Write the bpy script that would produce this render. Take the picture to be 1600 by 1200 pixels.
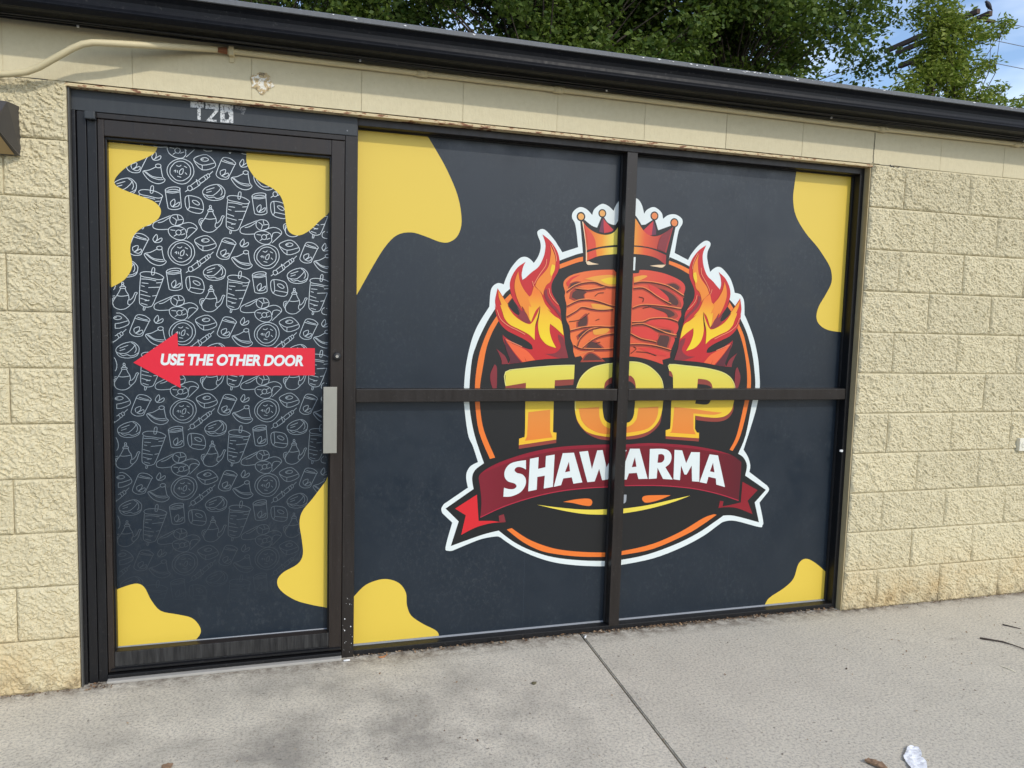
import bpy, bmesh, math, random
import numpy as np
from mathutils import Vector, Matrix
from mathutils.geometry import tessellate_polygon

for o in list(bpy.data.objects): bpy.data.objects.remove(o)
scene = bpy.context.scene
COL = scene.collection
R = math.radians

# ------------------------------------------------------------------ camera
# x runs along the shop wall (0 = right jamb of the opening), y into the wall, z up
yaw, pitch, roll, cx, cy, cz = [0.29072, -0.08832, 0.02722, -2.71872, -3.09787, 1.44918]
fwd = Vector((math.sin(yaw)*math.cos(pitch), math.cos(yaw)*math.cos(pitch), math.sin(pitch)))
r0 = Vector((math.cos(yaw), -math.sin(yaw), 0)); u0 = r0.cross(fwd)
rgt = math.cos(roll)*r0 + math.sin(roll)*u0
upv = -math.sin(roll)*r0 + math.cos(roll)*u0
cam = bpy.data.cameras.new('camera'); camo = bpy.data.objects.new('camera', cam); COL.objects.link(camo)
cam.sensor_fit = 'HORIZONTAL'; cam.sensor_width = 36; cam.lens = 26.52028
cam.clip_start = 0.05; cam.clip_end = 2000
camo.matrix_world = Matrix(((rgt.x, upv.x, -fwd.x, cx), (rgt.y, upv.y, -fwd.y, cy), (rgt.z, upv.z, -fwd.z, cz), (0, 0, 0, 1)))
scene.camera = camo

# ------------------------------------------------------------------ light
SUN_EL, SUN_AZ = R(37), R(154)          # azimuth clockwise from +y
world = bpy.data.worlds.new('World'); scene.world = world; world.use_nodes = True
wn = world.node_tree; wn.nodes.clear()
wo = wn.nodes.new('ShaderNodeOutputWorld'); bg = wn.nodes.new('ShaderNodeBackground')
sky = wn.nodes.new('ShaderNodeTexSky'); sky.sky_type = 'NISHITA'; sky.sun_disc = False
sky.sun_elevation = SUN_EL; sky.sun_rotation = SUN_AZ
sky.air_density = 1.0; sky.dust_density = 1.0; sky.ozone_density = 2.6
bg.inputs['Strength'].default_value = 0.15
# thin broken cloud over the whole dome
tc = wn.nodes.new('ShaderNodeTexCoord'); mp = wn.nodes.new('ShaderNodeMapping'); mp.inputs['Scale'].default_value = (1.6, 1.6, 4.5)
cn = wn.nodes.new('ShaderNodeTexNoise'); cn.inputs['Scale'].default_value = 2.6; cn.inputs['Detail'].default_value = 4; cn.inputs['Roughness'].default_value = .6
cr = wn.nodes.new('ShaderNodeValToRGB'); cr.color_ramp.elements[0].position = .40; cr.color_ramp.elements[1].position = .70
cr.color_ramp.elements[1].color = (.3, .3, .3, 1)
mx = wn.nodes.new('ShaderNodeMix'); mx.data_type = 'RGBA'; mx.inputs[7].default_value = (9.5, 9.8, 10.4, 1)
wn.links.new(tc.outputs['Generated'], mp.inputs['Vector']); wn.links.new(mp.outputs['Vector'], cn.inputs['Vector'])
wn.links.new(cn.outputs['Fac'], cr.inputs['Fac']); wn.links.new(cr.outputs['Color'], mx.inputs[0])
wn.links.new(sky.outputs['Color'], mx.inputs[6]); wn.links.new(mx.outputs[2], bg.inputs['Color'])
wn.links.new(bg.outputs['Background'], wo.inputs['Surface'])
sun = bpy.data.lights.new('sun', 'SUN'); sun.energy = 1.3; sun.angle = R(1.5); sun.color = (1, .95, .86)
suno = bpy.data.objects.new('sun', sun); COL.objects.link(suno)
sdir = Vector((math.sin(SUN_AZ)*math.cos(SUN_EL), math.cos(SUN_AZ)*math.cos(SUN_EL), math.sin(SUN_EL)))
suno.rotation_euler = (-sdir).to_track_quat('-Z', 'Y').to_euler(); suno.location = (0, -8, 8)
vs = scene.view_settings; vs.view_transform = 'Standard'; vs.look = 'None'; vs.gamma = 1; vs.use_curve_mapping = False
vs.exposure = 0.56
scene.render.engine = 'CYCLES'
scene.cycles.max_bounces = 5; scene.cycles.diffuse_bounces = 3; scene.cycles.glossy_bounces = 3; scene.cycles.transmission_bounces = 3

# ------------------------------------------------------------------ helpers
def lin(c):
    return tuple((v/255/12.92 if v/255 <= .04045 else ((v/255+.055)/1.055)**2.4) for v in c)

class N:                                     # tiny node-graph helper
    def __init__(s, name):
        s.m = bpy.data.materials.new(name); s.m.use_nodes = True; s.t = s.m.node_tree
        s.b = s.t.nodes['Principled BSDF']; s.o = s.t.nodes['Material Output']
    def n(s, typ, **kw):
        nd = s.t.nodes.new(typ)
        for k, v in kw.items():
            if k in nd.inputs: nd.inputs[k].default_value = v
            else: setattr(nd, k, v)
        return nd
    def l(s, a, b): s.t.links.new(a, b)
    def noise(s, vec, scale, detail=3, rough=.55):
        detail = min(detail, 3)
        nd = s.n('ShaderNodeTexNoise', Scale=scale, Detail=detail, Roughness=rough)
        if vec is not None: s.l(vec, nd.inputs['Vector'])
        return nd.outputs['Fac']
    def ramp(s, fac, stops):
        nd = s.n('ShaderNodeValToRGB'); e = nd.color_ramp.elements
        while len(e) < len(stops): e.new(.5)
        for i, (p, c) in enumerate(stops):
            e[i].position = p; e[i].color = (c if len(c) == 4 else tuple(c)+(1,)) if not isinstance(c, (int, float)) else (c, c, c, 1)
        s.l(fac, nd.inputs['Fac']); return nd.outputs['Color']
    def mix(s, fac, a, b, mode='MIX'):
        nd = s.n('ShaderNodeMix', data_type='RGBA', blend_type=mode)
        for sock, v in ((nd.inputs[0], fac), (nd.inputs[6], a), (nd.inputs[7], b)):
            if hasattr(v, 'links'): s.l(v, sock)
            elif isinstance(v, (int, float)): sock.default_value = v
            else: sock.default_value = tuple(v)+(1,) if len(v) == 3 else v
        return nd.outputs[2]
    def math(s, op, a, b=0.0):
        nd = s.n('ShaderNodeMath', operation=op)
        for sock, v in ((nd.inputs[0], a), (nd.inputs[1], b)):
            if hasattr(v, 'links'): s.l(v, sock)
            else: sock.default_value = v
        return nd.outputs[0]
    def pos(s): return s.n('ShaderNodeNewGeometry').outputs['Position']
    def xyz(s, v):
        nd = s.n('ShaderNodeSeparateXYZ'); s.l(v, nd.inputs[0]); return nd.outputs
    def rng(s, v, a, b, c=0.0, d=1.0):
        nd = s.n('ShaderNodeMapRange'); s.l(v, nd.inputs[0])
        for i, q in enumerate((a, b, c, d)): nd.inputs[i+1].default_value = q
        return nd.outputs[0]
    def scaled(s, v, sc):
        nd = s.n('ShaderNodeMapping', Scale=sc); s.l(v, nd.inputs['Vector']); return nd.outputs[0]
    def bump(s, h, strength=.3, dist=.01):
        nd = s.n('ShaderNodeBump', Strength=strength, Distance=dist); s.l(h, nd.inputs['Height']); s.l(nd.outputs[0], s.b.inputs['Normal'])
    def base(s, c):
        if hasattr(c, 'links'): s.l(c, s.b.inputs['Base Color'])
        else: s.b.inputs['Base Color'].default_value = tuple(c)+(1,)
    def rough(s, v):
        if hasattr(v, 'links'): s.l(v, s.b.inputs['Roughness'])
        else: s.b.inputs['Roughness'].default_value = v
    def set(s, **k):
        for a, v in k.items(): s.b.inputs[a.replace('_', ' ')].default_value = v
        return s

MAT = {}
def simple(name, col, rough=.5, metal=0.0, var=.12, scale=30, bump=0.0):
    m = N(name); p = m.pos(); f = m.noise(p, scale, 5)
    m.base(m.mix(f, tuple(v*(1-var) for v in col), tuple(min(1, v*(1+var)) for v in col))); m.rough(rough); m.set(Metallic=metal)
    if bump: m.bump(m.noise(p, scale*6, 4), bump, .003)
    MAT[name] = m.m; return m.m

def paint_block(name, smooth):
    m = N(name); p = m.pos(); z = m.xyz(p)[2]
    c = m.mix(m.noise(p, 2.2, 5), (.60, .525, .335), (.66, .585, .39))
    c = m.mix(m.ramp(m.noise(p, 38, 4, .65), [(.35, 0), (.75, .55)]), c, (.55, .475, .30))
    # splash-back dirt and tannin stain low on the wall
    dirt = m.math('MULTIPLY', m.rng(z, .34, -.02), m.ramp(m.noise(p, 5.5, 4, .7), [(.35, .1), (.7, 1)]))
    c = m.mix(m.math('MULTIPLY', dirt, .8), c, (.50, .33, .13))
    gr = m.math('MULTIPLY', m.rng(z, .10, .0), m.ramp(m.noise(p, 22, 4, .7), [(.45, 0), (.62, 1)]))
    c = m.mix(m.math('MULTIPLY', gr, .6), c, (.12, .10, .07))
    # small chips and specks
    sp = m.ramp(m.noise(p, 95, 3, .6), [(.70, 0), (.74, 1)])
    c = m.mix(m.math('MULTIPLY', sp, .5 if smooth else .25), c, (.26, .21, .13))
    tone = m.rng(m.n('ShaderNodeObjectInfo').outputs['Random'], 0, 1, .95, 1.03)
    tn = m.n('ShaderNodeCombineXYZ'); [m.l(tone, tn.inputs[i_]) for i_ in range(3)]
    c = m.mix(1.0, c, tn.outputs[0], 'MULTIPLY')
    m.base(c); m.rough(.72); m.set(Specular_IOR_Level=.3)
    if smooth:
        st = m.noise(m.scaled(p, (6, 6, 1.6)), 14, 5)
        h = m.math('ADD', m.math('MULTIPLY', m.noise(p, 150, 4), .5), st); m.bump(h, .35, .0035)
    else:
        h = m.math('ADD', m.noise(p, 130, 4, .65), m.math('MULTIPLY', m.noise(p, 420, 3), .35)); m.bump(h, .6, .006)
    MAT[name] = m.m; return m.m

def bronze(name, col, rough, spec=.32):
    m = N(name); p = m.pos()
    s = m.noise(m.scaled(p, (40, 40, 2.2)), 1.6, 5, .6)
    c = m.mix(s, tuple(v*.75 for v in col), tuple(v*1.35 for v in col))
    d = m.ramp(m.noise(p, 70, 4, .7), [(.62, 0), (.78, 1)])
    c = m.mix(m.math('MULTIPLY', d, .25), c, (.16, .15, .14))
    m.base(c); m.rough(m.rng(s, .2, .8, rough-.08, rough+.12)); m.set(Specular_IOR_Level=spec)
    m.bump(m.noise(m.scaled(p, (90, 90, 5)), 4, 3), .06, .002)
    MAT[name] = m.m; return m.m

def vinyl(name, col, rough=.38, wear=True):
    m = N(name)
    if wear:
        p = m.pos(); w = m.noise(p, 7, 4, .7)
        sm = m.math('MULTIPLY', m.ramp(m.noise(m.scaled(p, (1, 1, .7)), 55, 4, .8), [(.50, 0), (.78, 1)]), m.ramp(m.noise(p, 4, 2), [(.38, .1), (.65, 1)]))
        m.base(m.mix(m.math('MULTIPLY', sm, .55), col, (.050, .060, .066))); m.rough(m.rng(w, .25, .75, rough-.10, rough+.14))
        m.bump(m.noise(p, 3.0, 2), .05, .02)
    else: m.base(col); m.rough(rough)
    m.set(Specular_IOR_Level=.45)
    MAT[name] = m.m; return m.m

def vinyl_grad(name, stops, axis, a, b, rough=.38):       # a printed colour blend
    m = N(name); q = m.xyz(m.pos())[axis]
    m.base(m.ramp(m.rng(q, a, b), [(k_, tuple(v*.82 for v in c_)) for k_, c_ in stops])); m.rough(rough); m.set(Specular_IOR_Level=.45)
    MAT[name] = m.m; return m.m

class MB:                                    # mesh collector with material slots
    def __init__(s): s.v = []; s.f = []; s.mi = []; s.mats = []
    def slot(s, mat):
        if mat not in s.mats: s.mats.append(mat)
        return s.mats.index(mat)
    def add(s, vs, fs, mat):
        b = len(s.v); k = s.slot(mat); s.v += [tuple(v) for v in vs]
        for f in fs: s.f.append(tuple(i+b for i in f)); s.mi.append(k)
        return s
    def box(s, x0, x1, y0, y1, z0, z1, mat, bev=0.0):
        if bev <= 0:
            return s.add([(x0,y0,z0),(x1,y0,z0),(x1,y1,z0),(x0,y1,z0),(x0,y0,z1),(x1,y0,z1),(x1,y1,z1),(x0,y1,z1)],
                         [(3,2,1,0),(4,5,6,7),(0,1,5,4),(1,2,6,5),(2,3,7,6),(3,0,4,7)], mat)
        bm = bmesh.new(); bmesh.ops.create_cube(bm, size=1)
        for v in bm.verts: v.co = Vector(((x0+x1)/2+v.co.x*(x1-x0), (y0+y1)/2+v.co.y*(y1-y0), (z0+z1)/2+v.co.z*(z1-z0)))
        bmesh.ops.bevel(bm, geom=list(bm.edges), offset=bev, segments=2, affect='EDGES', profile=.6)
        bm.verts.index_update(); s.add([v.co[:] for v in bm.verts], [[v.index for v in f.verts] for f in bm.faces], mat); bm.free(); return s
    def tube(s, pts, rad, mat, seg=10, caps=True):
        pts = [Vector(p) for p in pts]; n = len(pts); rr = rad if isinstance(rad, (list, tuple)) else [rad]*n
        vs = []; fs = []; prev = None
        for i, p in enumerate(pts):
            t = (pts[min(i+1, n-1)]-pts[max(i-1, 0)]).normalized()
            if prev is None: a = t.orthogonal().normalized()
            else: a = (prev - t*prev.dot(t)).normalized()
            prev = a; b = t.cross(a)
            for k in range(seg):
                q = 2*math.pi*k/seg; vs.append(p+(a*math.cos(q)+b*math.sin(q))*rr[i])
        for i in range(n-1):
            for k in range(seg):
                k2 = (k+1) % seg; fs.append((i*seg+k, i*seg+k2, (i+1)*seg+k2, (i+1)*seg+k))
        if caps: fs.append(tuple(range(seg-1, -1, -1))); fs.append(tuple((n-1)*seg+k for k in range(seg)))
        return s.add(vs, fs, mat)
    def extr(s, prof, x0, x1, mat, closed=True):          # profile in (y, z) swept along x
        n = len(prof); vs = [(x0, y, z) for y, z in prof]+[(x1, y, z) for y, z in prof]
        fs = [(i, i+n, (i+1) % n+n, (i+1) % n) for i in range(n if closed else n-1)]
        if closed: fs += [tuple(range(n)), tuple(range(2*n-1, n-1, -1))]
        return s.add(vs, fs, mat)
    def flat(s, pts, y, mat):                             # filled outline in the x-z plane, facing the street
        P = [Vector((a, b, 0)) for a, b in pts]
        tris = tessellate_polygon([P]); fs = []
        for t in tris:
            a, b, c = (P[i] for i in t)
            cr_ = (b.x-a.x)*(c.y-a.y)-(b.y-a.y)*(c.x-a.x)
            fs.append(tuple(t) if cr_ > 0 else tuple(reversed(t)))
        return s.add([(p.x, y, p.y) for p in P], fs, mat)
    def ribbon(s, pts, w, y, mat):                        # printed line in the x-z plane
        n = len(pts); vs = []
        for i, (a, b) in enumerate(pts):
            p0 = pts[max(i-1, 0)]; p1 = pts[min(i+1, n-1)]
            if i == 0 and pts[0] == pts[-1]: p0 = pts[-2]
            if i == n-1 and pts[0] == pts[-1]: p1 = pts[1]
            dx, dz = p1[0]-p0[0], p1[1]-p0[1]; L = math.hypot(dx, dz) or 1
            nx, nz = -dz/L*w/2, dx/L*w/2
            vs += [(a+nx, y, b+nz), (a-nx, y, b-nz)]
        return s.add(vs, [(2*i, 2*i+1, 2*i+3, 2*i+2) for i in range(n-1)], mat)
    def build(s, name, parent=None, smooth=False):
        me = bpy.data.meshes.new(name); me.from_pydata(s.v, [], s.f)
        for m in s.mats: me.materials.append(MAT[m])
        me.polygons.foreach_set('material_index', s.mi)
        if smooth: me.polygons.foreach_set('use_smooth', [True]*len(s.f))
        me.update(); o = bpy.data.objects.new(name, me); COL.objects.link(o)
        if parent: o.parent = parent
        return o

def thing(name, label, cat, loc=(0, 0, 0), group=None):
    o = bpy.data.objects.new(name, None); COL.objects.link(o); o.empty_display_size = .1
    o['label'] = label; o['category'] = cat
    if group: o['group'] = group
    return o
def tag(o, label, cat, group=None):
    o['label'] = label; o['category'] = cat
    if group: o['group'] = group
    return o
def structure(o): o['kind'] = 'structure'; return o

def curve(path, sub=4):                       # control points in mm ('*' = corner) -> smooth outline in metres
    P = []; C = []
    for t in path.split():
        C.append(t[0] == '*'); a, b = t.lstrip('*').split(','); P.append((float(a)/1000, float(b)/1000))
    n = len(P); out = []
    for i in range(n):
        j = (i+1) % n; p1, p2 = P[i], P[j]
        p0 = p1 if C[i] else P[i-1]; p3 = p2 if C[j] else P[(j+1) % n]
        if C[i] and C[j]: out.append(p1); continue
        for k in range(sub):
            t = k/sub; t2 = t*t; t3 = t2*t
            out.append(tuple(.5*(2*p1[a]+(p2[a]-p0[a])*t+(2*p0[a]-5*p1[a]+4*p2[a]-p3[a])*t2+(3*p1[a]-p0[a]-3*p2[a]+p3[a])*t3) for a in (0, 1)))
    return out
def open_curve(path, sub=3):
    P = [tuple(float(q)/1000 for q in t.lstrip('*').split(',')) for t in path.split()]
    cl = math.hypot(P[0][0]-P[-1][0], P[0][1]-P[-1][1]) < .0008; n = len(P); out = []
    if n < 3: return P
    for i in range(n-1):
        p1, p2 = P[i], P[i+1]; p0 = P[i-1] if i else (P[-2] if cl else p1); p3 = P[i+2] if i+2 < n else (P[1] if cl else p2)
        for k in range(sub):
            t = k/sub; t2 = t*t; t3 = t2*t
            out.append(tuple(.5*(2*p1[a]+(p2[a]-p0[a])*t+(2*p0[a]-5*p1[a]+4*p2[a]-p3[a])*t2+(3*p1[a]-p0[a]-3*p2[a]+p3[a])*t3)*1.0 for a in (0, 1)))
    out.append(P[-1]); return out

# value noise on arrays
def vnoise(x, y, seed):
    xi = np.floor(x).astype(np.int64); yi = np.floor(y).astype(np.int64); xf = x-xi; yf = y-yi
    def h(a, b):
        q = (a*374761393 + b*668265263 + seed*1274126177) & 0x7fffffff
        q = ((q ^ (q >> 13))*1103515245) & 0x7fffffff
        return ((q ^ (q >> 16)) & 0xffff)/65535.0
    u = xf*xf*(3-2*xf); v = yf*yf*(3-2*yf)
    return (h(xi, yi)*(1-u)+h(xi+1, yi)*u)*(1-v)+(h(xi, yi+1)*(1-u)+h(xi+1, yi+1)*u)*v

# ------------------------------------------------------------------ materials
paint_block('block_paint', False); paint_block('lintel_paint', True)
simple('mortar', (.54, .47, .30), .85, bump=.3)
simple('jamb_paint', (.42, .34, .19), .8, bump=.4)
simple('caulk', (.085, .083, .075), .7)
bronze('bronze', (.019, .0155, .0135), .34)
bronze('bronze_door', (.023, .0175, .0145), .33)
bronze('bronze_black', (.009, .009, .010), .38)
bronze('grey_plate', (.036, .040, .043), .42)
m = N('bronze_worn'); p = m.pos(); st_ = m.ramp(m.noise(m.scaled(p, (34, 20, 2.6)), 1.5, 3, .75), [(.36, 0), (.74, 1)])
m.base(m.mix(st_, (.014, .0135, .0135), (.050, .049, .047))); m.rough(.55); m.set(Specular_IOR_Level=.25); MAT['bronze_worn'] = m.m
simple('rubber', (.012, .012, .013), .6)
simple('bead', (.22, .23, .24), .4)
simple('plate_metal', (.34, .33, .28), .38, metal=.35, var=.06)
simple('chrome', (.6, .6, .6), .2, metal=1)
vinyl('navy', (.0085, .0160, .0255), .38)
vinyl('film_edge', (.020, .030, .044), .5, wear=False)
vinyl('yellow', (.69, .495, .062), .42, wear=False)
P_ = dict(white=(236, 244, 240), char=(27, 28, 29), ringo=(250, 128, 48), fred=(205, 36, 42), fred2=(226, 40, 48), maroon=(140, 46, 54), dmaroon=(98, 36, 50),
          orange=(246, 142, 46), orange2=(248, 104, 56), yell=(250, 208, 48), yellc=(246, 224, 84), redc=(228, 78, 54), redb=(214, 56, 64), purp=(112, 48, 76),
          cream=(246, 216, 176), peach=(244, 176, 96), peach2=(240, 140, 78), dmeat=(84, 48, 44), mmeat=(172, 66, 48), hmeat=(252, 148, 84), lgold=(250, 242, 150), fpink=(250, 150, 110), ymeat=(244, 168, 62), rmeat=(226, 62, 54), dline=(52, 24, 22),
          dshade=(152, 66, 54), rfold=(150, 26, 40), banhi=(150, 22, 46), bpink=(190, 40, 66), greyp=(170, 176, 182), red=(236, 36, 58), line=(232, 240, 244))
for k, c in P_.items(): vinyl(k, tuple(v*.80 for v in lin(c)), .40, wear=False)
vinyl_grad('meat', [(0, lin((244, 122, 60))), (.45, lin((236, 100, 56))), (1, lin((220, 66, 56)))], 0, -1.50, -1.0)
vinyl_grad('crowng', [(0, lin((214, 60, 46))), (.10, lin((236, 110, 44))), (.24, lin((248, 160, 46))), (.36, lin((250, 226, 92))), (.46, lin((250, 232, 110))), (.60, lin((248, 170, 52))), (.76, lin((232, 92, 48))), (1, lin((176, 48, 50)))], 0, -1.457, -1.050)
vinyl_grad('gfl', [(0, lin((250, 216, 40))), (.5, lin((250, 196, 44))), (1, lin((246, 130, 44)))], 2, 1.36, 1.56)
vinyl_grad('gold', [(0, lin((250, 196, 50))), (.45, lin((244, 208, 60))), (1, lin((232, 222, 96)))], 2, .90, 1.24)
vinyl_grad('gorange', [(0, lin((240, 138, 52))), (1, lin((236, 152, 70)))], 2, .9, 1.1)
vinyl_grad('bann', [(0, lin((138, 34, 50))), (.2, lin((120, 20, 36))), (.8, lin((118, 18, 34))), (1, lin((88, 24, 36)))], 0, -2.0, -.5)
# the line drawings on the door are printed fading towards the bottom
m = N('fading_line'); q = m.rng(m.xyz(m.pos())[2], .25, 1.62)
m.base(m.ramp(q, [(0, (.0085, .0160, .0255)), (.22, (.045, .055, .065)), (.5, (.17, .205, .23)), (.8, (.44, .50, .53)), (1, (.60, .65, .67))])); m.rough(.4); MAT['fading_line'] = m.m

def concrete(name, tint):
    m = N(name); p = m.pos(); x = m.xyz(p)
    c = m.mix(m.noise(p, 1.1, 4, .6), (.53*tint, .482*tint, .385*tint), (.66*tint, .602*tint, .485*tint))
    c = m.mix(m.ramp(m.noise(p, 95, 4, .8), [(.34, .75), (.54, 0)]), c, (.24, .215, .185))
    c = m.mix(m.ramp(m.noise(p, 150, 2, .7), [(.56, 0), (.70, .55)]), c, (.76, .72, .63))
    # spills and foot-worn dark patches in front of the door
    d = m.n('ShaderNodeVectorMath', operation='DISTANCE'); m.l(m.scaled(p, (.62, 1, 0)), d.inputs[0]); d.inputs[1].default_value = (-1.60, -.60, 0)
    spot = m.rng(d.outputs['Value'], .85, .15)
    st = m.math('MULTIPLY', m.ramp(m.noise(p, 4.2, 4, .65), [(.38, 0), (.68, 1)]), m.math('ADD', m.math('MULTIPLY', spot, .52), .14))
    c = m.mix(st, c, (.19, .175, .15))
    pk = m.ramp(m.noise(p, 48, 2, .5), [(.70, 0), (.73, 1)])
    c = m.mix(m.math('MULTIPLY', pk, .65), c, (.11, .095, .08))
    edge = m.math('MULTIPLY', m.rng(x[1], -.09, .0), m.ramp(m.noise(p, 18, 4, .7), [(.35, 0), (.65, 1)]))
    c = m.mix(m.math('MULTIPLY', edge, .9), c, (.13, .098, .07))
    crk = m.math('MULTIPLY', m.ramp(m.noise(m.scaled(p, (.5, 1, 1)), 2.6, 3, .6), [(.494, 0), (.4985, 1), (.5015, 1), (.506, 0)]), m.ramp(m.noise(p, .9, 2), [(.56, 0), (.64, 1)]))
    c = m.mix(m.math('MULTIPLY', crk, .30), c, (.16, .14, .12))
    m.base(c); m.rough(.85); m.set(Specular_IOR_Level=.25)
    h = m.math('ADD', m.noise(p, 240, 4, .7), m.math('MULTIPLY', m.noise(m.scaled(p, (1, .15, 1)), 60, 3), .4)); m.bump(h, .5, .004)
    MAT[name] = m.m
concrete('concrete', 1.12); concrete('concrete_b', 1.05)
simple('joint_dirt', (.05, .045, .04), .95)
m = N('asphalt'); p = m.pos(); c = m.mix(m.noise(p, .7, 6), (.045, .045, .046), (.075, .074, .072)); c = m.mix(m.ramp(m.noise(p, 160, 3), [(.6, 0), (.8, .5)]), c, (.16, .16, .15))
m.base(c); m.rough(.9); m.bump(m.noise(p, 180, 4), .5, .006); MAT['asphalt'] = m.m
simple('kerb_concrete', (.36, .34, .30), .85, bump=.3)
bronze('gutter_metal', (.0050, .0056, .0072), .42, .15)
bronze('drip_metal', (.13, .135, .14), .5)
simple('soffit_black', (.010, .010, .011), .7)
simple('roof_felt', (.05, .05, .05), .9, bump=.4)
simple('pipe_paint', (.60, .51, .30), .55, var=.1, scale=18)
simple('cable_black', (.012, .012, .012), .5)
simple('white_bit', (.75, .75, .73), .6)
simple('rust', (.20, .075, .03), .9, var=.4, scale=60, bump=.4)
m = N('lintel_angle_paint'); p = m.pos(); s = m.noise(m.scaled(p, (1, 1, 3)), 26, 6, .7)
m.base(m.ramp(s, [(.0, (.56, .46, .27)), (.54, (.60, .49, .29)), (.60, (.30, .13, .06)), (.68, (.14, .06, .035)), (.8, (.5, .36, .22))])); m.rough(.8); m.bump(s, .5, .004); MAT['lintel_angle_paint'] = m.m
m = N('peeling'); p = m.pos(); s = m.noise(p, 55, 4, .7)
m.base(m.ramp(s, [(.30, (.78, .76, .68)), (.44, (.74, .70, .58)), (.49, (.46, .33, .16)), (.58, (.50, .38, .20)), (.63, (.05, .04, .03)), (.67, (.42, .31, .16))])); m.rough(.7); m.bump(s, .7, .006); MAT['peeling'] = m.m
m = N('worn_sticker'); p = m.pos(); s = m.noise(p, 120, 4, .75)
m.base(m.ramp(s, [(.40, (.09, .095, .10)), (.47, (.52, .53, .52)), (.7, (.66, .67, .65))])); m.rough(.6); MAT['worn_sticker'] = m.m
m = N('sticker_ghost'); p = m.pos(); s = m.noise(p, 150, 4, .75)
m.base(m.ramp(s, [(.45, (.075, .08, .085)), (.60, (.30, .30, .30)), (.75, (.44, .44, .43))])); m.rough(.65); MAT['sticker_ghost'] = m.m
simple('lamp_housing', (.060, .055, .052), .5)
simple('lamp_lens', (.33, .23, .10), .3)
simple('outlet_plastic', (.72, .68, .55), .4, var=.03)
simple('outlet_slot', (.03, .03, .03), .5)
simple('bark', (.055, .042, .030), .95, var=.4, scale=14, bump=.6)
simple('pole_wood', (.085, .055, .042), .9, var=.3, scale=20)
simple('wire_grey', (.16, .17, .19), .5)
simple('bird_grey', (.035, .035, .045), .7)
simple('twig_bark', (.060, .042, .034), .9, var=.3, scale=80)
simple('straw', (.80, .74, .56), .6)
simple('paper', (.82, .82, .83), .8, var=.12, scale=90, bump=.6)
simple('wood_chip', (.27, .17, .10), .9, var=.35, scale=120, bump=.5)
simple('dry_leaf', (.45, .19, .07), .8, var=.4, scale=90)
simple('seed_brown', (.11, .095, .05), .9)
m = N('litter'); rp = m.n('ShaderNodeNewGeometry').outputs['Random Per Island']
m.base(m.ramp(rp, [(0, (.10, .055, .03)), (.3, (.24, .14, .07)), (.55, (.05, .035, .025)), (.8, (.34, .22, .12)), (1, (.40, .33, .24))])); m.rough(.9); MAT['litter'] = m.m
def leafmat(name, a, b, tr):
    m = N(name); rp = m.n('ShaderNodeNewGeometry').outputs['Random Per Island']
    c = m.ramp(rp, [(0, a), (.6, tuple((x+y)/2 for x, y in zip(a, b))), (1, b)])
    m.base(c); m.rough(.5); m.set(Specular_IOR_Level=.2)
    t = m.n('ShaderNodeBsdfTranslucent'); m.l(m.mix(.5, c, (.16, .24, .02)), t.inputs['Color'])
    ms = m.n('ShaderNodeMixShader'); ms.inputs[0].default_value = tr
    m.l(m.b.outputs[0], ms.inputs[1]); m.l(t.outputs[0], ms.inputs[2]); m.l(ms.outputs[0], m.o.inputs['Surface']); MAT[name] = m.m
leafmat('maple_leaf', (.045, .088, .016), (.16, .215, .042), .32)
leafmat('ash_leaf', (.15, .22, .030), (.33, .37, .07), .42)

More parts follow.
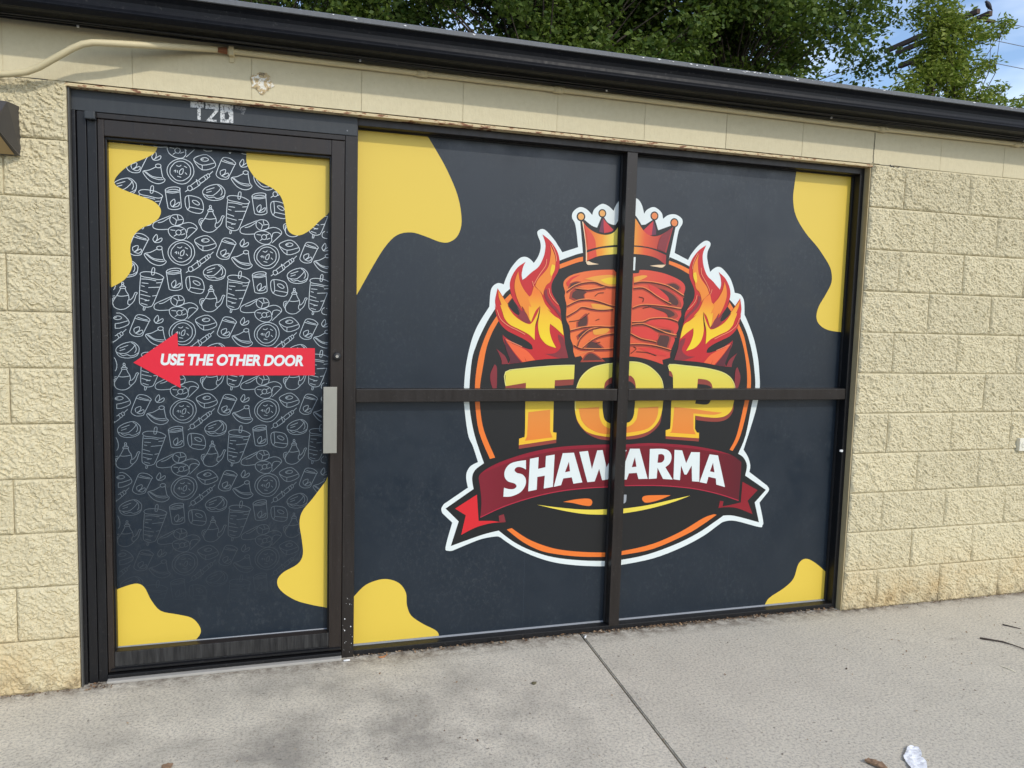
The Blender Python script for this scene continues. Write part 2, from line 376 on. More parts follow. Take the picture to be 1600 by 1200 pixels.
LOGO=[
 ('outline','white',0,'*-1548.6,1742.2 *-1474.4,1768.2 -1490.4,1863.3 -1508.4,1896.7 -1502.4,1924.2 -1472.7,1944.6 -1440.6,1937.8 *-1412.3,1913.7 -1402.9,1940.3 -1367.7,1965.8 -1335.3,1958.3 *-1309.5,1938.5 -1299.0,1964.7 -1280.5,1989.3 -1257.7,2000.5 -1229.4,2004.8 -1193.8,2000.1 -1170.5,1973.4 *-1157.8,1935.4 -1143.3,1955.4 -1108.4,1968.9 -1071.6,1948.2 *-1061.0,1919.0 -1035.1,1937.8 -999.1,1942.7 -966.2,1927.0 -960.6,1903.0 -979.2,1865.6 *-994.0,1767.0 *-922.1,1738.0 -906.2,1766.6 -872.9,1806.3 -838.7,1830.7 -814.7,1828.4 -807.7,1813.3 -820.1,1784.6 -822.6,1756.7 -814.5,1722.2 *-802.7,1687.9 -783.7,1704.4 -760.1,1713.5 -735.4,1704.7 -696.7,1667.6 -675.9,1629.6 *-663.6,1593.8 -647.0,1592.3 -626.0,1583.2 -609.6,1553.5 *-603.7,1492.2 -575.6,1442.0 -542.1,1370.4 -515.2,1283.4 -501.7,1202.8 -495.6,1136.7 -504.8,1054.5 -525.0,972.2 *-567.9,830.9 -540.2,793.8 -524.8,751.3 *-527.8,718.7 *-421.2,646.1 -408.6,628.3 *-412.8,614.2 *-459.7,561.2 -432.5,466.5 -435.4,443.7 -453.1,436.2 -590.1,474.7 -653.3,475.4 -689.9,457.4 -768.1,408.6 -887.9,357.1 -1035.8,314.1 -1199.2,293.9 -1272.8,292.2 -1402.4,304.0 -1525.3,325.6 -1624.4,358.9 -1716.6,404.0 -1776.0,443.7 -1802.6,463.6 -1828.9,467.5 -1901.0,456.5 *-2017.1,415.4 -2037.3,415.5 -2050.2,432.5 *-2022.3,541.8 *-2068.1,586.9 -2072.2,607.1 *-2061.4,626.5 *-1955.0,695.6 -1963.4,735.1 -1961.5,765.1 -1944.4,792.0 *-1911.8,808.4 -1936.3,879.0 -1960.4,934.9 -1980.9,1070.4 -1982.3,1137.6 -1975.9,1232.5 -1955.5,1336.3 -1926.7,1410.9 *-1877.1,1492.7 -1873.8,1555.6 -1862.7,1581.9 -1839.4,1595.5 *-1814.9,1590.1 -1806.4,1616.2 -1783.8,1662.5 -1750.8,1702.7 -1723.9,1714.3 -1699.5,1706.5 *-1680.1,1689.1 -1660.3,1719.9 -1650.9,1752.9 -1653.1,1782.0 -1664.8,1807.2 -1667.2,1826.4 -1648.6,1838.1 -1627.6,1832.1 -1591.5,1798.5 -1569.5,1770.3'),
 ('backing','char',1,'*-1448.0,1745.2 -1483.2,1735.3 -1560.3,1705.0 -1646.9,1665.2 -1731.2,1612.8 -1791.4,1568.2 -1817.6,1539.8 -1852.0,1482.7 -1884.1,1429.9 -1916.1,1364.5 -1932.3,1322.0 -1950.0,1260.5 -1958.6,1135.7 -1954.5,1044.9 -1930.2,928.6 *-1884.8,802.8 -1923.7,773.9 -1937.1,739.1 *-1929.3,688.5 *-2053.6,606.2 *-1993.6,545.5 *-2026.8,436.2 -1901.4,474.3 -1844.8,487.4 *-1808.7,493.6 -1738.8,439.1 -1652.2,392.1 -1542.5,353.4 -1403.4,329.2 -1273.9,318.3 -1200.2,318.6 -1066.6,335.3 -919.0,375.8 -799.7,424.4 -709.8,475.5 *-661.5,505.1 -598.2,500.7 *-455.8,460.5 *-487.2,563.4 *-426.5,624.5 *-550.4,701.5 -543.7,751.9 -565.4,791.6 *-597.0,811.8 -560.4,902.9 -534.2,1061.0 -521.0,1136.7 -530.4,1220.9 -550.9,1312.0 -585.8,1405.6 -628.3,1477.7 -660.0,1534.1 -745.6,1605.8 -816.5,1659.7 -910.7,1707.4 -965.5,1729.2 *-1018.5,1746.7 *-1036.5,1692.0 *-1419.4,1675.2'),
 ('backing','char',1.4,'*-1450.1,1741.3 *-1469.0,1883.8 *-1447.3,1889.8 -1412.6,1867.1 *-1386.8,1859.7 *-1368.1,1905.6 *-1355.4,1908.3 -1336.5,1886.1 -1314.6,1877.7 *-1297.3,1876.7 -1266.9,1927.7 *-1252.8,1952.1 *-1231.1,1953.5 -1192.1,1916.7 *-1168.6,1884.5 *-1148.8,1887.7 *-1112.2,1911.7 *-1100.9,1910.5 *-1083.1,1865.7 *-1010.1,1894.0 *-995.1,1884.9 *-1020.6,1744.4 *-1031.1,1681.2 *-1434.4,1663.9'),
 ('ring','ringo',2,'*-1449.5,1727.8 -1482.6,1718.6 *-1559.7,1688.7 *-1559.1,1669.0 -1481.9,1698.8 *-1448.8,1708.0'),
 ('ring','ringo',2,'*-1784.2,1551.0 *-1810.5,1523.9 *-1796.4,1506.6 *-1775.0,1534.8'),
 ('ring','ringo',2,'*-1842.6,1453.7 -1873.4,1404.3 -1899.0,1345.3 -1918.4,1280.4 -1930.8,1196.5 -1933.5,1129.2 -1931.0,1070.1 -1910.3,942.5 *-1857.7,821.2 *-1834.1,826.6 -1887.1,944.9 -1907.6,1044.5 -1911.0,1129.1 -1908.0,1172.2 -1897.9,1240.9 -1884.8,1316.3 -1862.6,1378.4 *-1833.6,1432.8'),
 ('ring','ringo',2,'*-1771.1,496.8 -1696.3,436.6 -1609.0,389.4 -1515.6,364.7 -1404.1,347.3 -1273.4,338.0 -1201.3,341.6 -1038.1,361.2 -860.8,422.2 -771.4,467.6 *-699.4,511.5 *-714.9,514.8 -773.1,498.3 -892.2,437.9 -1039.3,386.0 -1202.1,360.6 -1274.3,358.8 -1404.9,370.0 -1516.5,388.6 -1599.0,414.8 -1675.4,450.8 *-1748.4,501.7'),
 ('ring','ringo',2,'*-629.1,826.6 -589.3,903.5 -555.5,1054.8 -546.3,1136.7 -553.4,1220.8 -580.8,1326.2 -601.7,1391.0 *-634.5,1451.4 *-643.6,1433.3 -617.9,1383.3 -592.4,1311.5 -574.7,1228.1 -567.9,1136.7 -579.3,1055.0 -610.9,903.9 *-646.3,832.8'),
 ('ring','ringo',2,'*-665.0,1517.8 *-689.6,1549.1 *-698.5,1527.5 *-676.4,1503.1'),
 ('ring','ringo',2,'*-910.0,1693.7 -964.7,1714.4 *-1020.0,1730.4 *-1021.5,1714.2 -963.7,1695.2 *-910.8,1671.1'),
 ('flame','fred',2.5,'*-1842.3,1572.9 -1819.4,1539.8 *-1794.7,1504.9 *-1775.1,1534.8 -1785.3,1568.5 -1787.2,1600.8 -1776.2,1633.6 -1753.3,1667.0 *-1718.1,1692.8 -1729.4,1668.0 -1734.6,1635.4 *-1729.4,1611.2 -1717.7,1621.4 -1690.9,1647.0 -1657.1,1674.5 -1635.9,1717.9 -1628.5,1757.3 -1631.1,1783.2 *-1644.3,1814.9 -1608.7,1790.9 -1579.6,1756.6 -1564.4,1724.6 -1560.6,1695.3 -1565.6,1658.9 -1588.8,1615.2 -1595.6,1588.6 -1590.4,1559.1 -1568.0,1523.5 -1551.1,1494.1 -1544.4,1448.2 -1529.7,1385.1 -1520.6,1328.3 *-1504.2,1273.0 *-1614.5,1266.8 -1660.0,1261.3 *-1719.0,1251.8 *-1786.0,1242.6 -1777.9,1261.8 -1792.8,1304.4 -1811.1,1350.0 *-1813.4,1372.2 -1801.2,1360.0 -1745.4,1328.1 -1696.4,1310.7 *-1673.7,1309.4 -1679.6,1329.2 -1711.6,1351.8 -1753.5,1370.8 -1798.7,1392.8 -1830.1,1424.7 -1846.4,1463.3 -1852.4,1498.7 -1846.7,1485.5 -1852.7,1520.9'),
 ('flame','char',3,'*-1794.7,1503.9 *-1775.1,1533.2 -1755.4,1504.5 -1733.9,1472.4 -1750.2,1492.1 -1739.2,1467.9 *-1744.0,1457.9 -1759.7,1465.7 -1780.8,1484.6 *-1796.6,1504.3'),
 ('flame','maroon',3,'*-1775.1,1533.2 -1748.4,1498.2 -1727.1,1475.9 -1729.7,1495.9 -1715.2,1473.4 -1697.2,1450.9 *-1686.8,1428.2 -1706.8,1424.4 -1727.9,1435.4 -1749.1,1454.5 *-1744.0,1457.9 -1739.2,1469.5 -1750.2,1492.1 -1733.9,1472.4 -1755.4,1504.5'),
 ('flame','gfl',3.4,'*-1841.4,1564.9 -1817.6,1533.4 -1792.9,1501.7 -1794.7,1497.2 -1769.9,1462.1 -1734.8,1436.2 -1696.3,1420.7 -1679.2,1430.0 -1659.4,1465.1 *-1646.6,1500.1 -1655.5,1452.0 -1666.5,1412.1 *-1666.3,1350.9 -1694.9,1375.2 -1740.5,1397.3 -1782.2,1416.1 -1806.8,1441.6 -1817.8,1470.6 -1828.7,1499.5 -1823.5,1502.4 -1836.2,1534.4'),
 ('flame','gfl',3.2,'*-1677.0,1588.8 -1646.6,1563.7 -1633.5,1534.6 -1620.4,1508.6 -1594.8,1479.6 -1611.2,1489.6 -1578.5,1460.7 -1544.0,1436.6 *-1530.0,1373.4 -1562.3,1401.2 *-1596.8,1425.3 -1597.5,1393.7 -1585.5,1354.0 *-1563.7,1316.9 -1606.0,1330.3 -1635.0,1356.5 -1648.2,1386.1 -1652.7,1419.1 -1648.8,1458.8 *-1645.9,1501.7 -1666.8,1478.1 *-1686.2,1429.8 -1700.9,1457.4 -1719.0,1486.4 *-1708.1,1532.1 *-1687.9,1549.1'),
 ('flame','orange',3.6,'*-1751.1,1649.3 -1743.1,1609.1 -1723.0,1570.8 *-1697.3,1541.6 -1701.1,1529.1 -1686.3,1496.7 -1698.6,1496.9 *-1691.5,1434.6 -1708.1,1467.1 -1729.8,1499.2 -1730.9,1488.9 -1752.8,1530.6 -1766.0,1575.7 -1763.7,1614.7'),
 ('flame','orange',3.4,'*-1608.9,1774.6 -1593.2,1746.1 -1581.7,1717.2 -1580.5,1681.2 -1593.1,1638.0 -1601.0,1611.4 -1619.7,1594.2 -1631.0,1567.5 *-1632.2,1547.8 *-1641.3,1560.6 *-1671.8,1589.0 -1658.8,1618.9 -1628.6,1652.9 -1612.0,1679.8 -1604.6,1719.4 -1603.1,1748.8'),
 ('flame','yell',3.8,'*-1596.5,1687.0 -1582.3,1681.1 -1585.0,1658.0 *-1598.2,1634.5 -1604.0,1650.7'),
 ('flame','maroon',3.4,'*-1629.3,1567.6 -1621.2,1535.0 -1599.2,1506.0 -1573.8,1483.5 -1575.8,1485.6 *-1544.4,1448.2 -1548.8,1471.4 -1576.5,1503.8 -1581.6,1506.5 -1611.2,1548.5 -1615.6,1578.0'),
 ('flame','maroon',3,'*-1558.0,1377.9 -1532.6,1365.0 -1520.6,1328.3 *-1504.2,1273.0 -1550.8,1272.5 *-1615.2,1290.1 -1569.3,1294.1 -1541.8,1321.3 -1553.6,1354.6'),
 ('flame','orange2',3,'*-1802.7,1353.5 -1769.7,1334.3 -1731.3,1318.5 -1696.1,1299.1 *-1661.8,1261.9 *-1701.7,1255.2 *-1711.1,1277.4 *-1704.4,1253.9 *-1719.0,1252.1 -1744.0,1278.7 -1772.4,1311.3'),
 ('flame','dmaroon',3,'*-1813.4,1371.3 *-1804.4,1351.8 -1772.4,1308.0 -1747.4,1277.0 *-1724.2,1251.7 *-1782.6,1243.6 -1777.9,1261.8 -1796.3,1307.6'),
 ('flame','maroon',3,'*-1842.4,1310.3 -1816.4,1291.0 -1798.8,1274.7 *-1784.3,1243.6 *-1815.0,1241.7 -1817.3,1261.4 -1830.0,1290.8'),
 ('flame','maroon',3,'*-1847.4,1241.4 -1836.7,1225.1 -1835.0,1159.2 *-1836.0,1132.8 *-1853.0,1132.8 -1864.1,1165.8 -1865.0,1201.9'),
 ('flame','dline',4,'*-1644.6,1502.4 -1648.8,1458.8 -1658.3,1428.8 *-1663.8,1405.6 -1660.2,1435.4 -1652.4,1462.0'),
 ('crown','crowng',2,'*-1457.7,1884.5 -1433.5,1858.9 -1398.7,1839.5 -1368.5,1831.5 -1338.5,1830.4 -1308.7,1840.8 -1288.0,1863.6 *-1265.9,1904.2 *-1235.0,1943.5 *-1193.8,1904.7 -1170.3,1874.5 -1147.1,1852.0 -1110.8,1837.3 -1075.3,1843.3 -1040.2,1862.2 *-1007.4,1886.1 -1024.4,1818.8 *-1037.5,1765.0 -1099.2,1782.0 -1157.5,1789.7 -1197.4,1790.8 -1241.3,1790.5 -1310.7,1785.6 -1374.8,1774.4 *-1435.8,1755.7 -1439.5,1796.4 -1452.1,1850.0'),
 ('crown','redc',3,'*-1448.5,1865.7 -1424.4,1843.9 -1406.7,1825.4 -1392.9,1798.9 *-1389.6,1770.9 *-1427.5,1758.8 -1433.8,1812.2'),
 ('crown','maroon',3,'*-1012.6,1881.8 -1044.5,1858.7 -1068.3,1838.5 -1082.1,1799.7 *-1084.8,1780.3 *-1044.5,1767.9 -1031.2,1818.5'),
 ('crown','crowng',2,'*-1433.3,1746.0 -1374.5,1766.6 -1310.3,1776.6 -1240.9,1782.6 -1179.4,1784.6 -1112.4,1778.1 *-1037.0,1754.5 *-1037.0,1709.3 *-1044.0,1713.8 -1088.1,1739.2 -1155.7,1751.1 -1239.5,1750.9 -1309.0,1745.1 -1377.4,1733.1 -1427.8,1711.1 *-1433.8,1703.0'),
 ('crown','redc',3,'*-1425.0,1749.2 *-1389.3,1761.9 *-1383.8,1732.0 *-1421.5,1714.6'),
 ('crown','cream',2,'*-1432.5,1703.1 -1423.4,1709.4 -1401.9,1702.6 *-1371.7,1698.0 -1422.8,1692.6'),
 ('crown','cream',2,'*-1037.1,1710.9 -1054.5,1697.2 -1086.2,1699.0 *-1117.8,1702.4 *-1077.6,1708.3'),
 ('crown','cream',3.2,'*-1460.5,1882.4 *-1454.6,1880.8 -1442.2,1811.8 -1432.5,1746.1 *-1431.7,1703.1 *-1436.0,1704.9 -1439.5,1773.0 -1449.3,1830.8'),
 ('crown','redb',2,'*-1359.9,1903.4 -1336.2,1879.5 *-1307.1,1854.6 -1317.6,1846.1 *-1351.6,1837.1'),
 ('crown','purp',2,'*-1365.9,1892.1 *-1356.9,1902.4 *-1353.8,1837.8 *-1376.2,1842.0'),
 ('crown','redb',2,'*-1110.5,1905.9 *-1108.8,1842.2 -1133.4,1842.8 *-1158.6,1860.5'),
 ('crown','purp',2,'*-1109.2,1906.0 *-1094.4,1867.0 *-1093.3,1845.1 *-1115.5,1841.9'),
 ('meat_cone','meat',2,'*-1296.8,1676.1 -1355.5,1673.5 -1426.7,1664.3 -1492.4,1647.2 -1528.9,1625.3 -1539.0,1600.4 -1529.1,1568.2 -1530.6,1547.7 -1520.3,1507.1 -1521.1,1466.0 -1518.0,1441.4 -1503.9,1417.0 -1498.4,1388.2 -1495.2,1359.3 -1483.0,1330.5 -1479.8,1301.5 *-1470.8,1276.6 *-1443.4,1283.2 *-1429.3,1264.5 -1357.4,1272.8 -1275.4,1280.0 -1201.5,1283.0 -1135.6,1276.0 *-1073.4,1261.6 *-1027.3,1246.9 *-1033.2,1268.5 *-992.9,1279.7 -992.0,1307.9 -972.9,1360.0 -973.8,1377.3 -956.5,1416.5 -960.5,1446.6 -945.2,1477.2 -946.6,1503.0 -936.1,1533.4 -940.1,1563.3 -930.3,1606.5 -948.7,1635.8 -1002.7,1659.2 -1060.4,1673.7 -1126.5,1681.4 *-1168.4,1680.8 *-1172.4,1666.9 *-1197.7,1663.7 *-1271.1,1660.6 *-1284.9,1664.2'),
 ('meat_cone','dmeat',3,'*-1501.9,1605.9 -1478.0,1613.0 -1455.6,1607.7 -1490.3,1590.0 *-1510.1,1589.3'),
 ('meat_cone','dmeat',3,'*-1493.8,1565.3 -1467.9,1580.6 -1427.6,1571.8 -1440.5,1559.0 -1439.8,1542.5 -1466.2,1535.5 *-1497.5,1544.7'),
 ('meat_cone','dmeat',3,'*-1462.5,1434.5 -1427.9,1464.4 -1418.2,1443.9 -1426.2,1418.8 *-1461.8,1415.9'),
 ('meat_cone','dmeat',3,'*-1460.3,1376.6 -1434.3,1395.8 -1403.3,1406.8 -1424.8,1381.4 *-1455.4,1364.2'),
 ('meat_cone','dmeat',3,'*-1422.4,1318.9 -1392.0,1348.7 -1341.1,1320.1 -1386.2,1314.4'),
 ('meat_cone','dmeat',3,'*-1099.5,1606.7 -1037.5,1594.1 -988.5,1570.3 -963.0,1541.1 *-970.8,1523.7 -1015.6,1537.3 -1045.9,1572.5'),
 ('meat_cone','dmeat',3,'*-1123.4,1517.0 -1061.9,1512.5 -1004.2,1501.3 -979.1,1480.6 *-1012.0,1466.0 -1027.4,1487.8 -1075.7,1503.5'),
 ('meat_cone','dmeat',3,'*-1114.3,1423.8 -1057.0,1413.5 -999.4,1407.0 *-998.5,1388.9 -1056.2,1397.2'),
 ('meat_cone','dmeat',3,'*-1050.9,1384.5 -1002.7,1376.8 *-1014.4,1324.8 -1063.0,1340.5'),
 ('meat_cone','dmeat',3,'*-1029.1,1617.8 -991.4,1625.6 -961.8,1609.7 *-970.7,1595.7 -1014.5,1609.8'),
 ('meat_cone','dmeat',3,'*-1338.9,1265.4 *-1433.7,1262.4 -1412.3,1289.8 -1385.4,1293.5'),
 ('meat_cone','ymeat',3,'*-1438.7,1628.9 -1390.2,1643.2 -1318.5,1652.4 *-1270.5,1646.1 *-1268.7,1604.5 -1316.3,1600.6 -1362.0,1611.3 -1402.9,1624.2'),
 ('meat_cone','ymeat',3,'*-1403.2,1518.9 -1358.2,1518.2 -1289.4,1500.7 -1348.1,1491.5 -1388.9,1496.6'),
 ('meat_cone','ymeat',3,'*-1389.6,1400.9 -1344.7,1409.4 -1308.3,1408.1 -1325.7,1387.6 -1379.8,1380.2'),
 ('meat_cone','ymeat',3,'*-1197.0,1647.0 -1153.4,1657.2 -1129.9,1653.1 -1170.8,1631.3 *-1195.9,1621.9'),
 ('meat_cone','yell',3.3,'*-1362.6,1627.8 -1318.0,1640.0 -1272.4,1637.7 *-1271.4,1614.8 -1325.8,1610.7'),
 ('meat_cone','rmeat',3,'*-1123.6,1620.5 -1066.1,1597.3 -1021.7,1564.9 *-1011.1,1543.9 -1054.1,1546.8 -1102.9,1579.1'),
 ('meat_cone','rmeat',3,'*-1193.7,1419.9 -1118.8,1419.4 -1065.3,1388.5 -1068.7,1360.5 -1140.0,1370.0 *-1196.9,1388.0'),
 ('meat_cone','rmeat',3,'*-1129.0,1436.2 -1096.9,1453.1 -1025.9,1457.9 *-965.0,1440.1 -985.4,1415.9 -1048.0,1423.1'),
 ('meat_cone','rmeat',3,'*-1161.3,1322.7 -1090.7,1323.7 -1027.7,1303.1 *-1012.5,1286.0 -1089.4,1298.0'),
 ('meat_cone','rmeat',3,'*-1526.2,1609.1 -1500.8,1634.6 *-1457.2,1648.6 -1500.3,1622.3 -1516.8,1593.1'),
 ('spit','white',2.4,'*-1277.3,1734.0 *-1191.5,1738.2 *-1192.3,1678.3 *-1272.1,1674.8'),
 ('title_lettering','dshade',2,'*-1794.4,1147.0 *-1699.9,1162.3 *-1698.9,1129.8 *-1797.4,1114.0'),
 ('title_lettering','dshade',2,'*-1565.2,1174.0 *-1473.0,1178.1 *-1475.3,1150.9 *-1564.3,1145.1'),
 ('title_lettering','dshade',2,'*-1725.5,882.3 *-1549.1,903.9 *-1548.5,886.2 *-1724.9,863.0'),
 ('title_lettering','gold',2.4,'*-1798.0,1209.3 -1717.7,1225.0 -1618.0,1235.2 -1536.9,1240.8 *-1472.0,1242.1 *-1472.9,1177.0 *-1564.4,1172.1 *-1566.9,1067.7 *-1565.3,935.4 *-1548.8,933.2 *-1549.0,901.9 *-1725.5,880.4 *-1725.1,909.4 -1708.5,914.8 -1698.9,930.1 *-1701.1,1068.6 *-1700.6,1160.3 *-1794.3,1145.1'),
 ('title_lettering','gorange',2.8,'*-1685.8,1028.2 *-1582.3,1038.8 *-1579.9,941.5 *-1566.6,912.0 *-1698.0,899.1 *-1688.6,920.2'),
 ('title_lettering','gold',2.4,'-1276.2,1253.1 -1329.1,1247.2 -1391.6,1229.1 -1436.1,1191.9 -1457.4,1149.0 -1464.1,1106.1 -1465.3,1059.2 -1460.1,1020.0 -1444.9,980.6 -1409.8,940.6 -1358.3,919.9 -1276.6,907.6 -1203.1,908.9 -1133.5,917.7 -1081.3,935.0 -1043.0,971.0 -1025.1,1015.5 -1019.4,1064.1 -1017.8,1112.7 -1025.8,1165.2 -1049.8,1201.4 -1095.7,1237.2 -1149.1,1256.7 -1205.7,1260.1'),
 ('title_lettering','dshade',2.6,'-1273.5,1188.5 -1296.7,1182.6 -1317.3,1164.8 -1323.4,1137.2 -1328.1,1066.2 -1324.4,1026.5 -1314.4,990.7 -1292.3,974.5 -1277.2,972.3 -1203.8,973.3 -1180.4,985.0 -1168.4,1009.0 -1165.6,1045.1 -1164.7,1073.1 -1163.3,1137.1 -1171.4,1173.0 -1185.2,1188.9 -1202.8,1194.7'),
 ('title_lettering','char',2.8,'*-1322.9,1125.4 -1312.2,1145.1 -1295.6,1154.9 -1272.4,1161.7 -1206.0,1168.9 -1183.9,1161.0 -1168.0,1145.1 *-1164.0,1125.1 -1164.7,1073.1 -1165.6,1045.1 -1168.4,1009.0 -1180.4,985.0 -1203.8,973.3 -1277.2,972.3 -1292.3,974.5 -1314.4,990.7 -1324.4,1026.5 -1328.1,1066.2'),
 ('title_lettering','gorange',2.8,'*-1445.1,1043.4 *-1344.4,1048.5 -1340.4,1002.9 -1321.9,967.0 -1295.6,950.6 *-1278.4,949.2 *-1202.9,953.2 -1175.1,964.8 -1154.3,988.7 -1149.0,1016.8 *-1145.8,1042.9 *-1042.3,1048.1 -1044.8,1007.6 -1065.1,967.3 -1108.0,939.5 -1203.9,925.9 -1278.1,921.6 -1337.4,927.4 -1393.4,952.2 -1428.4,988.2'),
 ('title_lettering','dshade',2,'*-1455.9,996.4 -1440.2,968.7 -1400.9,928.6 -1344.8,901.7 -1278.1,892.4 -1202.5,894.8 -1150.2,897.8 -1097.9,911.0 -1054.8,938.7 -1029.6,970.8 *-1022.8,1015.5 *-1103.2,1024.4 *-1320.1,1026.5'),
 ('title_lettering','dshade',2,'*-995.0,1219.8 *-965.2,1205.8 *-963.9,1181.5 *-993.8,1195.6'),
 ('title_lettering','dshade',2,'*-997.3,909.1 *-818.6,895.3 *-819.0,877.4 *-996.6,893.5'),
 ('title_lettering','dshade',2,'*-845.4,1005.4 -784.7,994.3 -728.6,992.4 -682.0,1000.2 -650.3,1024.1 *-635.7,1057.5 -640.6,1019.9 -667.0,986.7 -713.4,972.6 -783.6,974.8 *-839.6,982.6'),
 ('title_lettering','gold',2.4,'*-996.6,1250.0 -890.3,1242.8 -798.2,1233.3 -713.5,1215.3 -665.1,1190.7 -639.4,1157.6 -632.7,1124.2 -638.4,1061.7 -650.3,1024.1 -682.0,999.4 -728.6,991.6 -789.4,995.6 *-845.3,1003.3 *-842.7,939.3 -831.7,922.5 *-820.0,920.2 *-818.5,893.2 *-997.2,907.0 *-998.7,935.7 -983.1,939.5 -974.8,953.7 *-975.9,1063.9 *-969.7,1137.0 *-973.5,1193.7 -983.5,1213.8 *-994.9,1217.8'),
 ('title_lettering','gorange',2.7,'*-959.2,1045.4 -856.3,1036.4 -786.5,1025.4 *-697.1,1016.2 -738.8,1006.3 -794.8,1009.0 *-855.1,1013.7 *-851.0,939.4 -840.7,918.5 *-835.7,912.2 *-977.8,923.0 -965.1,941.3'),
 ('title_lettering','dshade',2.6,'*-839.9,1181.1 -794.9,1175.9 -771.1,1163.6 -760.7,1145.1 -759.8,1128.6 -766.0,1074.9 -788.2,1056.4 *-848.4,1061.0 *-844.9,1079.5'),
 ('title_lettering','char',2.8,'*-839.8,1155.3 -793.5,1151.2 -767.5,1141.0 -761.4,1124.5 -766.0,1074.9 -788.2,1056.4 *-848.4,1061.0 *-844.9,1079.5'),
 ('banner','fred2',2,'*-2011.0,604.1 *-1913.5,662.7 *-1903.0,543.2 -1841.0,540.0 *-1807.1,533.1 *-1810.4,561.4 *-1787.1,568.0 *-1777.2,531.5 -1845.9,530.0 -1917.6,513.5 *-1980.6,484.0 *-1962.3,571.6'),
 ('banner','maroon',2.4,'*-1810.4,561.4 *-1787.1,568.0 *-1777.2,531.5 *-1807.1,533.1'),
 ('banner','rfold',2,'*-564.2,671.1 *-475.0,625.3 *-529.4,573.8 *-496.2,504.1 -587.8,539.7 *-660.8,547.7 *-691.9,544.6 *-684.7,580.7 *-665.7,577.0 *-669.2,552.0 -620.6,558.2 *-567.3,567.0'),
 ('banner','bann',2.2,'*-1907.6,735.5 -1900.4,755.4 -1862.6,781.9 -1791.2,812.5 -1666.3,847.3 -1533.0,867.1 -1396.2,872.8 -1278.8,873.3 -1201.5,871.6 -1092.1,875.5 -974.2,868.7 -853.8,856.7 -730.4,834.7 -635.6,807.4 *-576.6,769.5 -576.0,708.0 *-580.5,576.1 -686.5,611.5 -811.7,641.6 -933.7,660.1 -1053.0,670.1 -1198.5,674.6 -1278.8,670.8 -1388.4,669.8 -1525.8,659.6 -1659.8,636.6 -1790.6,601.4 *-1895.6,558.1 -1892.2,626.4 -1898.7,687.4'),
 ('banner','banhi',2.5,'*-1900.3,752.9 -1862.6,781.9 -1791.2,812.5 -1666.3,847.3 -1533.0,867.1 -1396.2,872.8 -1278.8,873.3 -1201.5,871.6 -1092.1,875.5 -974.2,868.7 -853.8,856.7 -730.4,834.7 *-635.6,807.4 -729.8,823.6 -853.1,844.2 -973.5,855.7 -1091.4,862.2 -1201.0,859.4 -1278.2,859.6 -1395.7,858.7 -1532.4,851.6 -1665.7,829.4 -1790.7,795.8'),
 ('name_lettering','white',3.2,'*-1690.6,811.2 -1728.4,807.2 -1764.7,796.6 -1785.9,771.8 -1789.2,741.5 -1772.9,718.0 -1741.2,706.7 -1731.4,693.5 -1743.1,682.2 -1766.7,682.1 *-1789.9,689.2 *-1791.9,648.5 -1755.3,648.4 -1713.7,664.6 -1690.8,694.5 -1689.0,725.2 -1705.5,746.3 -1732.1,754.8 -1743.0,767.9 -1732.8,780.3 -1711.8,779.7 *-1689.3,768.8'),
 ('name_lettering','white',3.2,'*-1671.7,816.8 *-1631.0,823.3 *-1631.9,769.5 *-1597.3,776.1 *-1596.3,827.5 *-1554.5,833.1 *-1558.1,684.3 *-1602.2,678.2 *-1598.7,737.5 *-1634.5,732.6 *-1635.3,674.3 *-1675.6,668.2'),
 ('name_lettering','white',3.2,'*-1515.7,838.3 *-1461.1,839.5 *-1414.6,699.7 *-1458.6,695.1 *-1467.9,725.2 *-1508.9,721.4 *-1518.7,690.5 *-1553.8,684.1'),
 ('name_lettering','bann',3.5,'*-1484.3,798.6 *-1477.2,754.2 *-1501.7,749.8'),
 ('name_lettering','white',3.2,'*-1434.9,842.5 *-1392.4,845.6 *-1369.7,761.2 *-1346.3,847.1 *-1319.4,848.0 *-1296.9,766.8 *-1251.8,848.4 *-1197.5,845.0 *-1271.5,711.4 *-1315.9,705.6 *-1333.2,760.0 *-1353.3,701.7 *-1389.6,699.8'),
 ('name_lettering','white',3.2,'*-1180.5,851.0 *-1131.5,849.8 *-1082.8,704.7 *-1130.6,705.3 *-1140.7,735.2 *-1181.0,733.8 *-1191.3,704.8 *-1231.4,706.3'),
 ('name_lettering','bann',3.5,'*-1153.9,810.4 *-1143.8,764.7 *-1167.9,762.8'),
 ('name_lettering','white',3.2,'*-1077.9,847.4 -1002.6,845.6 -972.2,829.8 -962.1,805.2 -969.5,775.6 *-992.3,757.3 *-950.5,696.2 *-1001.4,700.7 *-1033.6,755.9 *-1035.8,704.6 *-1076.9,703.4'),
 ('name_lettering','bann',3.5,'*-1032.1,820.5 -1013.2,821.1 -1001.0,811.6 -1001.2,792.7 -1014.2,781.2 *-1034.8,780.2'),
 ('name_lettering','white',3.2,'*-947.8,840.0 *-906.9,836.3 *-882.5,773.0 *-858.2,826.9 *-810.8,824.6 *-806.4,680.0 *-845.7,684.2 *-851.7,761.2 *-876.6,718.2 *-888.7,718.6 *-909.1,762.9 *-911.4,692.0 *-946.4,697.7'),
 ('name_lettering','white',3.2,'*-756.9,813.3 *-710.3,806.6 *-662.4,648.5 *-711.2,662.6 *-716.1,693.3 *-756.8,703.1 *-765.4,670.2 *-804.5,678.3'),
 ('name_lettering','bann',3.5,'*-736.0,771.4 *-725.3,724.1 *-750.3,729.4'),
